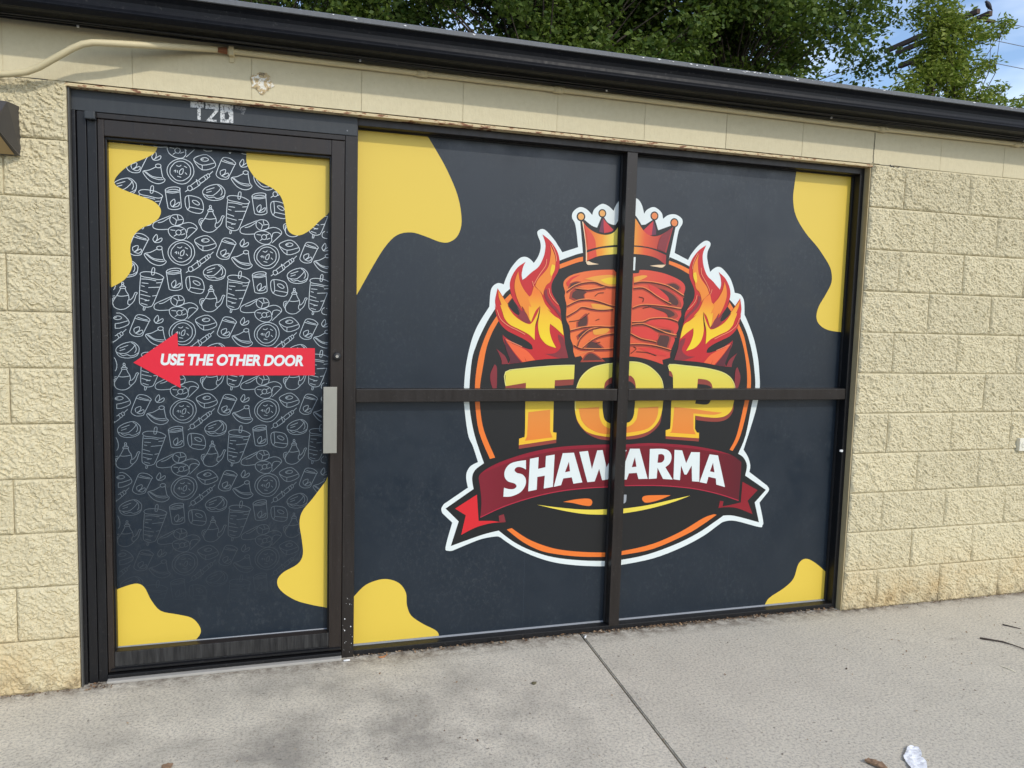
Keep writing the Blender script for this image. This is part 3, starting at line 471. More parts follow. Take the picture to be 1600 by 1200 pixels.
 ('swoosh','yellc',2,'*-1632.0,604.4 -1550.6,590.2 -1440.3,574.5 -1356.5,567.9 -1277.3,566.8 -1202.4,565.9 -1077.9,576.3 -960.4,595.6 *-849.8,613.9 -930.1,588.8 -1018.5,568.2 -1106.1,553.3 -1201.4,543.3 -1276.2,541.1 -1383.7,548.0 -1467.5,562.7 -1550.3,582.4'),
 ('swoosh','ringo',2,'*-1505.0,611.7 -1453.1,619.9 -1397.7,622.7 -1369.6,617.8 -1360.6,602.6 -1371.2,587.2 -1407.7,591.5 -1458.0,604.3'),
 ('swoosh','ringo',2,'*-955.6,620.0 -1020.0,598.2 -1078.5,588.8 -1099.3,596.3 -1106.0,612.8 -1088.9,622.9 -1033.0,623.2'),
 ('swoosh','greyp',2,'*-1216.8,633.6 *-1188.0,632.4 -1189.5,600.3 *-1200.6,590.0 *-1214.9,589.6'),
]
DOTS=[
 ('crown','char',1.6,-1465.9,1903.3,21.0),
 ('crown','peach',2,-1465.9,1903.3,14.3),
 ('crown','char',1.6,-1363.8,1924.2,19.2),
 ('crown','peach',2,-1363.8,1924.2,13.7),
 ('crown','char',1.6,-1240.0,1957.7,22.7),
 ('crown','peach',2,-1240.0,1957.7,14.8),
 ('crown','char',1.6,-1105.4,1929.3,20.5),
 ('crown','peach2',2,-1105.4,1929.3,14.7),
 ('crown','char',1.6,-1002.5,1904.5,21.3),
 ('crown','peach2',2,-1002.5,1904.5,15.4),
]
STROKES=[
 ('meat_cone','dline',3.6,3.2,'-1522.5,1568.4 -1486.1,1594.3 -1438.0,1610.5 -1389.1,1614.4 -1352.6,1603.4 -1316.2,1596.5 -1268.5,1600.4'),
 ('meat_cone','dline',3.6,3.2,'-1195.7,1617.7 -1151.9,1625.7 -1081.4,1622.1 -1009.5,1605.8 -935.5,1567.8'),
 ('meat_cone','dline',3.6,3.2,'-1481.2,1582.2 -1423.4,1578.1 -1378.9,1585.9 -1334.2,1593.8'),
 ('meat_cone','dline',3.6,3.2,'-1518.1,1505.1 -1466.0,1529.3 -1412.8,1535.1 -1358.6,1526.5 -1312.7,1513.4 -1266.8,1508.5'),
 ('meat_cone','dline',3.6,3.2,'-1196.9,1594.6 -1150.6,1598.4 -1112.5,1582.9 -1078.6,1562.9 -1030.0,1539.0 -1000.7,1527.1'),
 ('meat_cone','dline',3.6,3.2,'-1197.5,1504.2 -1156.2,1518.1 -1100.1,1519.8 -1028.8,1515.6 -946.8,1507.3'),
 ('meat_cone','dline',3.6,3.2,'-1518.6,1457.9 -1473.2,1483.8 -1447.2,1501.0 -1397.8,1494.2 -1348.1,1491.5 -1293.8,1497.2'),
 ('meat_cone','dline',3.6,3.2,'-1506.8,1435.5 -1449.6,1447.3 -1410.5,1477.3'),
 ('meat_cone','dline',3.6,3.2,'-1498.7,1394.4 -1448.1,1407.9 -1381.2,1415.7 -1308.6,1415.2 -1272.2,1420.2'),
 ('meat_cone','dline',3.6,3.2,'-1196.9,1438.8 -1143.4,1442.2 -1106.4,1455.9 -1049.9,1461.6 -1002.0,1458.5 -960.5,1446.6'),
 ('meat_cone','dline',3.6,3.2,'-1198.6,1426.1 -1142.9,1431.6 -1095.2,1417.8 -1022.7,1393.6 -964.4,1381.8'),
 ('meat_cone','dline',3.6,3.2,'-1462.8,1324.6 -1450.8,1360.1 -1407.5,1398.4 -1362.9,1409.8'),
 ('meat_cone','dline',3.6,3.2,'-1435.8,1318.8 -1392.2,1352.8 -1343.3,1374.6 -1279.9,1386.4'),
 ('meat_cone','dline',3.6,3.2,'-1201.4,1385.8 -1149.1,1363.4 -1092.1,1353.7 -1068.1,1347.7'),
 ('meat_cone','dline',3.6,3.2,'-1480.8,1330.6 -1444.6,1314.5 -1368.0,1311.3 -1304.4,1314.3 -1277.1,1318.9'),
 ('meat_cone','dline',3.6,3.2,'-1201.6,1337.0 -1138.5,1338.0 -1067.3,1330.5 -989.8,1312.2'),
 ('meat_cone','dline',3.6,3.2,'-1197.4,1296.7 -1170.4,1318.3 -1184.9,1328.8'),
 ('meat_cone','dline',3.6,3.2,'-1169.8,1305.5 -1113.3,1302.0 -1065.2,1287.5'),
 ('meat_cone','dline',3.6,3.2,'-1386.6,1552.6 -1369.2,1567.6 -1342.3,1570.7'),
 ('meat_cone','dline',3.6,3.2,'-1167.4,1557.8 -1143.8,1552.3 -1147.7,1535.3'),
 ('meat_cone','dline',3.6,3.2,'-1377.8,1444.9 -1360.0,1451.6'),
 ('meat_cone','dline',3.6,3.2,'-1146.3,1505.7 -1104.6,1516.3'),
 ('meat_cone','dline',3.6,3.2,'-1373.7,1340.6 -1351.3,1347.2'),
 ('meat_cone','peach2',3.4,3.6,'-1520.6,1574.6 -1486.3,1599.2 -1442.6,1615.6'),
 ('meat_cone','peach2',3.4,3.6,'-1513.9,1511.4 -1466.2,1534.2 -1421.9,1539.8'),
 ('meat_cone','peach2',3.4,3.6,'-1009.7,1610.0 -940.6,1574.0'),
 ('meat_cone','peach2',3.4,3.6,'-995.4,1517.8 -951.8,1510.6'),
 ('meat_cone','peach2',3.4,3.6,'-1494.4,1399.5 -1448.3,1412.1'),
 ('meat_cone','peach2',3.4,3.6,'-1037.3,1398.5 -969.5,1386.0'),
 ('meat_cone','peach2',3.4,3.6,'-1470.1,1280.8 -1435.0,1297.9 -1381.4,1307.0'),
 ('banner','bpink',2.7,4.3,'-1895.7,559.1 -1790.7,602.4 -1659.8,638.7 -1525.9,662.2 -1388.5,671.9 -1278.9,672.9'),
 ('banner','bpink',2.7,4.3,'-1198.6,675.7 -1053.0,671.2 -933.8,661.2 -811.8,643.2 -686.5,612.6 -580.6,577.2'),
 ('meat_cone','mmeat',2.9,7.9,'-1522.4,1563.9 -1485.9,1589.8 -1437.8,1606.0 -1388.9,1609.9 -1352.5,1598.9 -1316.0,1591.9 -1268.3,1595.8'),
 ('meat_cone','hmeat',3.5,3.2,'-1522.7,1573.7 -1486.3,1599.6 -1438.2,1615.8 -1389.3,1619.8 -1352.9,1608.8 -1316.4,1601.9 -1268.7,1605.8'),
 ('meat_cone','mmeat',2.9,7.9,'-1195.5,1613.1 -1151.7,1621.1 -1081.2,1617.5 -1009.2,1601.1 -935.2,1563.1'),
 ('meat_cone','hmeat',3.5,3.2,'-1195.9,1623.2 -1152.2,1631.2 -1081.7,1627.6 -1009.8,1611.3 -935.8,1573.3'),
 ('meat_cone','mmeat',2.9,7.9,'-1481.1,1577.7 -1423.2,1573.6 -1378.8,1581.4 -1334.0,1589.2'),
 ('meat_cone','hmeat',3.5,3.2,'-1481.4,1587.5 -1423.6,1583.5 -1379.2,1591.3 -1334.4,1599.1'),
 ('meat_cone','mmeat',2.9,7.9,'-1517.9,1500.6 -1465.8,1524.8 -1412.6,1530.6 -1358.4,1522.0 -1312.5,1508.8 -1266.6,1503.9'),
 ('meat_cone','hmeat',3.5,3.2,'-1518.3,1510.4 -1466.2,1534.7 -1413.0,1540.5 -1358.8,1531.9 -1312.9,1518.8 -1267.1,1513.9'),
 ('meat_cone','mmeat',2.9,7.9,'-1196.7,1590.0 -1150.4,1593.8 -1112.3,1578.3 -1078.3,1558.3 -1029.7,1534.3 -1000.5,1522.4'),
 ('meat_cone','hmeat',3.5,3.2,'-1197.2,1600.1 -1150.9,1603.9 -1112.7,1588.4 -1078.8,1568.4 -1030.2,1544.5 -1001.0,1532.7'),
 ('meat_cone','mmeat',2.9,7.9,'-1197.3,1499.6 -1156.0,1513.5 -1099.8,1515.2 -1028.5,1510.9 -946.5,1502.5'),
 ('meat_cone','hmeat',3.5,3.2,'-1197.7,1509.7 -1156.5,1523.6 -1100.3,1525.3 -1029.1,1521.1 -947.1,1512.8'),
 ('meat_cone','mmeat',2.9,7.9,'-1518.4,1453.3 -1473.0,1479.3 -1447.0,1496.5 -1397.6,1489.7 -1347.9,1486.9 -1293.6,1492.6'),
 ('meat_cone','hmeat',3.5,3.2,'-1518.8,1463.2 -1473.4,1489.1 -1447.4,1506.4 -1398.0,1499.6 -1348.3,1496.9 -1294.0,1502.7'),
 ('meat_cone','mmeat',2.9,7.9,'-1498.5,1389.9 -1447.9,1403.4 -1381.0,1411.1 -1308.4,1410.6 -1272.0,1415.6'),
 ('meat_cone','hmeat',3.5,3.2,'-1498.9,1399.8 -1448.3,1413.3 -1381.4,1421.1 -1308.8,1420.6 -1272.4,1425.7'),
 ('meat_cone','mmeat',2.9,7.9,'-1196.6,1434.2 -1143.1,1437.6 -1106.2,1451.2 -1049.7,1456.9 -1001.8,1453.8 -960.3,1441.9'),
 ('meat_cone','hmeat',3.5,3.2,'-1197.1,1444.3 -1143.6,1447.7 -1106.7,1461.4 -1050.2,1467.1 -1002.3,1464.1 -960.8,1452.2'),
 ('meat_cone','mmeat',2.9,7.9,'-1198.4,1421.4 -1142.7,1426.9 -1094.9,1413.1 -1022.4,1388.9 -964.2,1377.1'),
 ('meat_cone','hmeat',3.5,3.2,'-1198.8,1431.6 -1143.1,1437.1 -1095.4,1423.3 -1023.0,1399.2 -964.7,1387.4'),
 ('meat_cone','mmeat',2.9,7.9,'-1462.6,1320.0 -1450.6,1355.6 -1407.3,1393.8 -1362.7,1405.2'),
 ('meat_cone','hmeat',3.5,3.2,'-1463.0,1330.0 -1451.0,1365.5 -1407.7,1403.8 -1363.1,1415.2'),
 ('meat_cone','mmeat',2.9,7.9,'-1435.6,1314.2 -1392.0,1348.2 -1343.1,1370.0 -1279.7,1381.7'),
 ('meat_cone','hmeat',3.5,3.2,'-1436.0,1324.2 -1392.4,1358.3 -1343.6,1380.1 -1280.2,1391.8'),
 ('meat_cone','mmeat',2.9,7.9,'-1201.2,1381.1 -1148.9,1358.7 -1091.9,1349.0 -1067.9,1343.0'),
 ('meat_cone','hmeat',3.5,3.2,'-1201.7,1391.3 -1149.3,1368.9 -1092.4,1359.3 -1068.4,1353.3'),
 ('meat_cone','mmeat',2.9,7.9,'-1480.7,1326.0 -1444.4,1309.9 -1367.8,1306.7 -1304.2,1309.7 -1276.9,1314.3'),
 ('meat_cone','hmeat',3.5,3.2,'-1481.0,1336.0 -1444.8,1319.9 -1368.2,1316.8 -1304.6,1319.8 -1277.3,1324.4'),
 ('meat_cone','mmeat',2.9,7.9,'-1201.4,1332.3 -1138.3,1333.3 -1067.0,1325.8 -989.5,1307.5'),
 ('meat_cone','hmeat',3.5,3.2,'-1201.8,1342.5 -1138.8,1343.5 -1067.5,1336.1 -990.1,1317.8'),
 ('flame','fpink',4,3.2,'-1621.7,1708.8 -1626.0,1679.2 -1649.3,1645.5 -1665.8,1618.6 -1675.5,1598.7'),
 ('flame','fpink',4,3.2,'-1601.2,1775.0 -1588.1,1749.6 -1578.4,1723.9 -1575.9,1701.1'),
 ('flame','fpink',4,3.2,'-1685.6,1609.7 -1678.7,1587.1'),
 ('flame','fpink',4,3.2,'-1607.0,1581.6 -1600.9,1555.4 -1582.4,1529.6 -1560.5,1510.5'),
 ('flame','fpink',4,3.2,'-1843.4,1479.6 -1827.2,1441.1 -1792.4,1412.6 -1747.3,1392.3 -1712.2,1374.9'),
 ('flame','fpink',4,3.2,'-1799.2,1350.2 -1762.8,1336.1 -1724.5,1320.2'),
 ('title_lettering','lgold',3,3.3,'-1794.4,1147.0 -1796.8,1208.2 -1717.6,1223.4 -1617.9,1233.7 -1536.9,1239.3 -1473.6,1240.6'),
 ('title_lettering','lgold',3,3.3,'-1459.3,1031.8 -1463.2,1059.2 -1461.2,1106.1 -1455.3,1149.0 -1434.0,1190.7 -1389.4,1227.2 -1329.1,1245.2 -1276.2,1251.2'),
 ('title_lettering','lgold',3,3.3,'-1205.6,1258.1 -1149.1,1254.7 -1096.5,1235.2 -1051.5,1200.2 -1028.0,1164.4 -1020.3,1116.8'),
 ('title_lettering','lgold',3,3.3,'-992.9,1221.0 -994.2,1248.0 -890.2,1240.7 -798.0,1231.2 -714.3,1213.2 -666.9,1189.0 -641.7,1156.3 -635.3,1128.4'),
]
BLOBS=[
 ('door','*-3362.2,2055.6 *-3188.1,2052.2 -3200.0,2027.8 -3233.3,2005.5 -3269.6,1986.6 -3302.6,1962.8 -3329.0,1932.6 -3337.5,1910.9 -3326.4,1894.1 -3290.9,1879.1 -3255.1,1867.5 -3222.2,1857.3 -3195.8,1843.1 -3179.5,1819.0 -3186.5,1789.8 -3210.2,1766.8 -3240.3,1750.7 -3260.4,1735.1 -3277.2,1712.7 -3285.9,1683.6 -3287.9,1658.4 -3285.9,1641.7 -3282.0,1616.7 -3285.7,1587.7 -3306.0,1554.5 -3329.3,1535.5 *-3352.4,1522.1 *-3365.5,1518.0'),
 ('door','*-2871.2,2059.8 -2871.3,2023.2 -2859.0,1991.2 -2834.2,1960.1 -2798.5,1940.6 -2769.7,1926.0 -2744.3,1899.9 -2731.6,1863.4 -2726.1,1818.7 -2722.4,1788.8 -2711.4,1763.1 -2685.6,1751.3 -2656.0,1758.6 -2622.6,1783.4 -2592.9,1815.6 *-2564.8,1840.3 *-2547.9,1854.7 *-2549.2,2076.4'),
 ('door','*-2565.3,748.8 -2620.0,675.0 -2658.3,626.1 -2669.6,576.0 -2659.9,504.2 -2655.9,442.7 -2676.9,403.2 -2734.2,371.5 -2757.9,337.5 -2743.7,295.5 -2686.3,249.7 -2618.4,223.3 *-2564.4,208.2 *-2544.7,203.4 *-2545.0,773.5'),
 ('door','*-3362.0,346.7 -3293.6,366.5 -3259.5,351.2 -3234.3,295.4 -3200.1,248.3 -3138.7,228.1 -3085.5,208.4 -3057.1,170.7 -3054.7,140.4 *-3077.5,110.5 *-3082.2,87.9 *-3362.2,90.1'),
 ('window','*-2458.0,2215.7 *-2174.2,2209.4 -2127.6,2140.5 -2074.9,2056.3 -2026.3,1950.7 -2008.5,1851.6 -2022.9,1790.3 -2058.7,1760.2 -2100.0,1757.9 -2161.8,1777.5 -2222.7,1790.9 -2282.6,1775.7 -2331.6,1723.8 -2379.9,1642.8 *-2432.8,1544.2 *-2456.8,1507.0'),
 ('window','*-355.7,2216.6 -363.7,2136.3 -367.6,2056.0 -345.6,1977.2 -284.8,1899.9 -210.1,1834.1 *-148.5,1766.6 -122.9,1726.3 -114.7,1667.3 -143.4,1606.8 -180.4,1546.1 -192.0,1496.1 -173.7,1456.8 -117.9,1428.1 *-20.7,1418.0 *22.0,1417.9 *23.6,2218.4'),
 ('window','*-2461.0,221.9 -2406.0,280.9 -2355.3,303.5 -2304.0,307.1 -2251.9,284.9 -2222.0,239.6 -2217.0,185.2 -2197.3,134.7 -2143.5,91.7 -2089.3,59.1 -2072.7,35.5 *-2077.6,10.6 *-2085.9,-12.9 *-2464.2,-11.8'),
 ('window','*-405.6,-4.6 -393.7,29.6 -367.8,65.1 -285.2,108.9 -230.9,155.2 -207.2,229.3 -165.5,254.2 -105.1,228.6 *-26.6,168.2 *12.9,139.6 *26.6,-38.7'),
]
ARROW='*-3283.5,1236.8 *-3127.4,1356.2 *-3124.6,1301.7 *-2610.9,1301.6 *-2610.5,1190.3 *-3120.1,1188.2 *-3117.1,1138.1'
TEXTBOX='*-3187.6,1272.8 *-2656.1,1272.8 *-2656.0,1226.7 *-3188.1,1227.7'
ICONS={
 'doner':['-3254.4,1577.5 -3236.1,1584.1 -3199.3,1580.6 -3175.9,1568.8 -3174.3,1560.5 -3189.6,1555.5 -3219.7,1560.8 -3249.6,1565.8 -3254.4,1577.5', '-3253.6,1565.6 -3256.9,1527.4 -3259.3,1472.8 -3254.5,1458.4 -3238.0,1449.8 -3221.2,1452.1 -3211.0,1463.4 -3186.6,1526.4 -3175.4,1559.0', '-3251.4,1555.9 -3226.4,1555.5 -3199.7,1550.7', '-3250.0,1541.5 -3226.7,1539.5', '-3199.8,1542.7 -3182.3,1544.8', '-3251.8,1530.5 -3240.2,1527.3', '-3226.9,1524.2 -3186.6,1527.1', '-3255.4,1513.0 -3230.5,1504.8', '-3255.6,1497.7 -3220.7,1490.1', '-3213.9,1492.6 -3199.8,1494.9', '-3255.8,1483.1 -3227.6,1473.9', '-3241.0,1473.4 -3224.2,1476.2', '-3252.8,1463.9 -3231.2,1457.3', '-3212.5,1597.5 -3204.1,1597.8 -3206.8,1574.8 -3215.5,1574.5 -3212.5,1597.5', '-3244.7,1450.7 -3246.5,1438.6 -3241.5,1438.7 -3239.0,1450.9'],
 'glass':['-3163.9,1587.6 -3151.9,1597.2 -3128.1,1601.9 -3112.8,1598.9 -3112.9,1591.6 -3124.9,1585.6 -3152.1,1582.6 -3163.9,1587.6', '-3155.4,1586.8 -3138.4,1592.3 -3118.0,1592.1', '-3163.9,1587.6 -3156.1,1531.2 -3151.1,1518.6 -3129.0,1516.8 -3110.2,1523.7 -3108.3,1536.7 -3112.8,1597.1', '-3160.6,1579.3 -3138.6,1578.0 -3112.9,1584.3', '-3142.5,1528.0 -3145.8,1542.6 -3132.0,1556.0 -3130.5,1539.5 -3139.1,1527.4', '-3137.4,1527.5 -3118.5,1543.6 -3113.4,1543.8 -3118.6,1530.8 -3134.0,1526.2 -3142.5,1528.0'],
 'sweet':['-3094.4,1559.3 -3082.2,1572.7 -3049.5,1568.5 -3034.0,1556.2 -3029.1,1524.8 -3043.1,1507.6 -3086.2,1519.1 -3094.4,1559.3', '-3082.2,1572.7 -3079.2,1530.4 -3086.2,1519.1', '-3079.2,1530.4 -3030.8,1522.9', '-3068.6,1554.8 -3054.8,1555.3 -3042.8,1544.7 -3049.8,1538.9 -3063.6,1545.8 -3068.6,1554.8'],
 'pot':['-3322.4,1518.5 -3329.2,1503.8 -3336.7,1490.2 -3347.4,1472.9 -3350.9,1459.1 -3344.6,1445.5 -3327.7,1438.1 -3307.9,1441.5 -3291.1,1455.5', '-3308.3,1519.0 -3303.5,1505.8 -3296.5,1493.4 -3294.8,1477.1', '-3336.7,1490.2 -3323.6,1488.1 -3310.4,1489.3 -3295.8,1492.7', '-3323.0,1524.2 -3325.6,1520.5 -3323.1,1517.7 -3308.3,1518.3 -3305.9,1522.0 -3309.1,1524.8 -3323.0,1524.2', '-3321.0,1525.0 -3319.6,1530.1 -3312.3,1530.4 -3310.5,1525.4', '-3312.2,1536.2 -3314.1,1540.4 -3317.4,1541.0 -3319.5,1537.3 -3317.9,1532.4 -3314.3,1531.8 -3312.2,1536.2', '-3297.4,1475.2 -3299.3,1460.7 -3291.1,1457.3 -3277.6,1472.2 -3270.6,1494.3 -3265.5,1502.4 -3273.8,1503.2 -3280.7,1486.7 -3290.8,1475.5 -3297.4,1475.2', '-3342.6,1488.9 -3355.0,1485.6 -3357.3,1471.5 -3348.7,1455.5', '-3344.0,1482.4 -3350.9,1478.5 -3350.2,1466.3'],
 'wrap':['-3146.3,1493.0 -3197.4,1467.5 -3207.7,1456.2 -3206.2,1443.4 -3187.7,1438.4 -3153.8,1441.3', '-3190.7,1464.0 -3173.8,1468.2 -3148.1,1486.7', '-3100.4,1477.9 -3108.8,1494.3 -3125.8,1498.1 -3142.9,1493.1 -3149.3,1476.4 -3141.6,1461.9 -3126.3,1456.8 -3109.1,1461.0 -3100.4,1477.9', '-3139.6,1487.7 -3126.1,1477.1 -3129.7,1460.4', '-3126.1,1477.1 -3103.8,1481.5', '-3122.4,1495.7 -3119.2,1481.0', '-3122.9,1456.9 -3085.0,1471.0 -3060.8,1464.4 -3052.3,1449.7 -3064.6,1434.5 -3089.0,1409.7', '-3090.6,1426.4 -3095.6,1444.8 -3119.5,1454.4 -3143.4,1450.8 -3154.8,1439.4 -3148.9,1419.3 -3126.9,1405.0 -3102.8,1404.5 -3090.7,1417.1 -3090.6,1426.4', '-3109.4,1431.4 -3114.7,1422.0 -3124.9,1423.6 -3128.3,1432.7 -3121.3,1440.3 -3112.8,1438.7 -3109.4,1431.4', '-3147.0,1439.6 -3129.9,1438.2', '-3135.3,1415.9 -3124.9,1423.6', '-3109.5,1422.2 -3095.7,1428.1', '-3112.8,1438.7 -3100.7,1444.6', '-3088.8,1432.0 -3085.2,1448.0 -3067.9,1452.3 -3054.8,1446.0'],
 'sweetb':['-3061.4,1399.2 -3050.9,1414.4 -3016.0,1424.7 -2988.1,1401.0 -2988.2,1380.4 -3032.2,1366.3 -3061.4,1399.2', '-3061.4,1399.2 -3032.0,1383.9 -2988.1,1396.1', '-3032.0,1383.9 -3032.2,1366.3', '-3009.1,1406.1 -3014.3,1411.6 -3023.0,1413.3 -3033.5,1410.0 -3037.1,1404.7 -3030.1,1400.0 -3017.9,1400.3 -3009.1,1406.1', '-3037.1,1404.7 -3026.6,1407.6'],
 'tilt':['-3275.3,1408.6 -3265.1,1419.8 -3241.8,1416.8 -3225.2,1404.4 -3225.3,1396.3 -3245.4,1398.4 -3268.7,1404.0 -3275.3,1408.6', '-3266.9,1410.6 -3248.7,1403.8 -3232.0,1400.6', '-3275.3,1408.6 -3292.6,1362.6 -3292.8,1348.0 -3276.4,1337.3 -3253.0,1339.6 -3246.1,1352.6 -3225.3,1397.1', '-3277.8,1351.9 -3279.3,1366.5 -3260.8,1374.2 -3262.7,1359.5 -3274.5,1350.1', '-3272.9,1349.4 -3252.6,1361.6 -3249.4,1354.3 -3259.6,1344.9 -3276.2,1350.1'],
 'sprig':['-3201.8,1391.0 -3209.1,1401.1 -3196.4,1419.8 -3193.2,1405.2 -3201.2,1391.0', '-3201.8,1391.0 -3179.6,1407.4 -3178.1,1397.5 -3188.3,1389.9 -3203.5,1389.5 -3209.1,1401.1'],
 'tagine':['-3196.4,1676.9 -3187.9,1682.7 -3177.9,1679.6 -3179.7,1670.5 -3191.4,1668.8 -3196.4,1676.9', '-3195.4,1670.8 -3218.3,1657.7 -3236.7,1653.1 -3238.5,1644.0 -3218.9,1619.7 -3192.2,1609.3 -3172.0,1614.5 -3163.4,1625.9 -3171.7,1636.4 -3178.0,1672.4', '-3236.7,1652.4 -3212.0,1632.6 -3185.3,1624.8 -3169.1,1627.1', '-3231.1,1651.6 -3207.0,1634.7 -3173.4,1631.9'],
 'plate':['-3061.8,1663.7 -3069.1,1692.6 -3089.5,1706.1 -3109.9,1708.7 -3137.2,1696.3 -3154.4,1673.6 -3154.7,1648.1 -3138.0,1625.2 -3110.9,1614.4 -3086.9,1620.3 -3069.5,1641.3 -3061.8,1663.7', '-3073.5,1663.1 -3076.0,1681.3 -3093.0,1696.8 -3110.0,1699.6 -3127.1,1693.2 -3135.6,1683.6 -3144.3,1670.5 -3146.2,1652.2 -3139.5,1641.6 -3124.4,1627.7 -3104.0,1626.8 -3086.7,1636.8 -3076.3,1648.3 -3073.5,1663.1', '-3132.5,1660.1 -3125.7,1664.9 -3127.5,1656.0', '-3119.9,1664.4 -3120.0,1655.3', '-3112.1,1663.0 -3100.1,1672.7 -3102.0,1654.4 -3112.2,1650.2 -3112.1,1663.0', '-3123.8,1682.4 -3113.6,1679.3 -3106.8,1685.2', '-3096.5,1682.0 -3086.3,1677.1', '-3093.4,1658.4 -3086.6,1651.4', '-3120.8,1642.5 -3107.2,1639.5'],
 'skewer':['-3093.4,1586.2 -3083.7,1594.0', '-3006.5,1658.3 -2994.2,1670.7', '-3085.4,1600.1 -3081.9,1608.4 -3073.3,1608.8 -3068.2,1601.6 -3071.7,1593.4 -3080.3,1591.2 -3085.4,1600.1', '-3076.7,1608.6 -3049.0,1631.2 -3040.4,1617.6 -3068.3,1595.4', '-3049.0,1631.2 -3054.1,1634.6 -3045.7,1612.9 -3040.4,1617.6', '-3045.5,1633.2 -3028.1,1647.7 -3021.2,1636.2 -3038.7,1621.4', '-3028.1,1647.7 -3019.4,1654.7 -3012.5,1644.0 -3021.9,1635.4', '-3019.4,1652.9 -3010.6,1660.7 -3005.5,1649.9 -3013.5,1643.9'],
 'pita':['-3031.3,1586.5 -3025.8,1602.0 -3003.7,1616.3 -2974.0,1622.6 -2955.3,1608.8 -2950.8,1593.7 -2959.0,1570.3 -2988.7,1560.7 -3018.4,1566.1 -3031.3,1586.5', '-2977.7,1620.1 -2966.5,1608.4 -2992.5,1580.5 -3018.4,1578.7 -3030.2,1583.5', '-3018.4,1597.7 -2988.8,1609.3', '-3018.4,1588.6 -2999.2,1595.5', '-3018.4,1577.1 -3007.3,1569.6 -2992.5,1573.6 -2981.3,1568.7 -2966.4,1572.7 -2952.3,1582.9', '-2964.7,1612.3 -2960.9,1593.3 -2966.4,1581.5'],
}

# ------------------------------------------------------------------ ground
B = .2032; WL = -3.469                       # half-block module, left jamb
g = MB(); g.add([(-160, -160, -.16), (160, -160, -.16), (160, 160, -.16), (-160, 160, -.16)], [(0, 1, 2, 3)], 'asphalt')
structure(g.build('ground'))
sub = MB(); sub.box(-13, 13, -1.72, .25, -.155, -.06, 'joint_dirt'); walk = structure(sub.build('sidewalk'))
random.seed(4)
X0 = -1.42
edges = [X0+2.75*k for k in range(-4, 6)]
for i in range(len(edges)-1):
    sb = MB(); tilt = .03
    a, b = edges[i]+.0035, edges[i+1]-.0035
    d = .0                                    # slab joint runs a touch out of square, as the real one does
    bm = bmesh.new()
    y0, y1 = -1.55, .20
    vs = [bm.verts.new(v) for v in ((a-.055*1.55/1.03, y0, 0), (b-.055*1.55/1.03, y0, 0), (b+.011, y1, 0), (a+.011, y1, 0))]
    f = bm.faces.new(vs); ex = bmesh.ops.extrude_face_region(bm, geom=[f])
    for v in ex['geom']:
        if isinstance(v, bmesh.types.BMVert): v.co.z -= .09
    bmesh.ops.recalc_face_normals(bm, faces=list(bm.faces))
    top = [e for e in bm.edges if all(abs(v.co.z) < 1e-6 for v in e.verts)]
    bmesh.ops.bevel(bm, geom=top, offset=.004, segments=2, affect='EDGES')
    bm.verts.index_update(); sb.add([v.co[:] for v in bm.verts], [[v.index for v in f.verts] for f in bm.faces], 'concrete' if i % 2 else 'concrete_b'); bm.free()
    sb.build('slab', walk)
k = MB(); k.box(-13, 13, -1.80, -1.645, -.158, -.004, 'kerb_concrete', .012); structure(k.build('kerb'))

# ------------------------------------------------------------------ the building
shop = thing('shop_building', 'low cream painted block shop building with black gutter and flat roof', 'building')
XL, XR = WL-B*13, B*19
core = MB()
core.box(XL, WL-.004, .0022, .24, -.15, 2.44, 'mortar'); core.box(.004, XR, .0022, .24, -.15, 2.44, 'mortar')
core.box(WL-.004, .004, .012, .24, 2.2405, 2.44, 'mortar')
core.box(XL+.001, XR-.001, .0012, .0020, 2.2395, 2.4345, 'lintel_paint')
core.box(XL, XL+.2, .24, 8, -.15, 2.44, 'block_paint'); core.box(XR-.2, XR, .24, 8, -.15, 2.44, 'block_paint'); core.box(XL+.2, XR-.2, 7.8, 8, -.15, 2.44, 'block_paint')
wall = core.build('wall', shop)
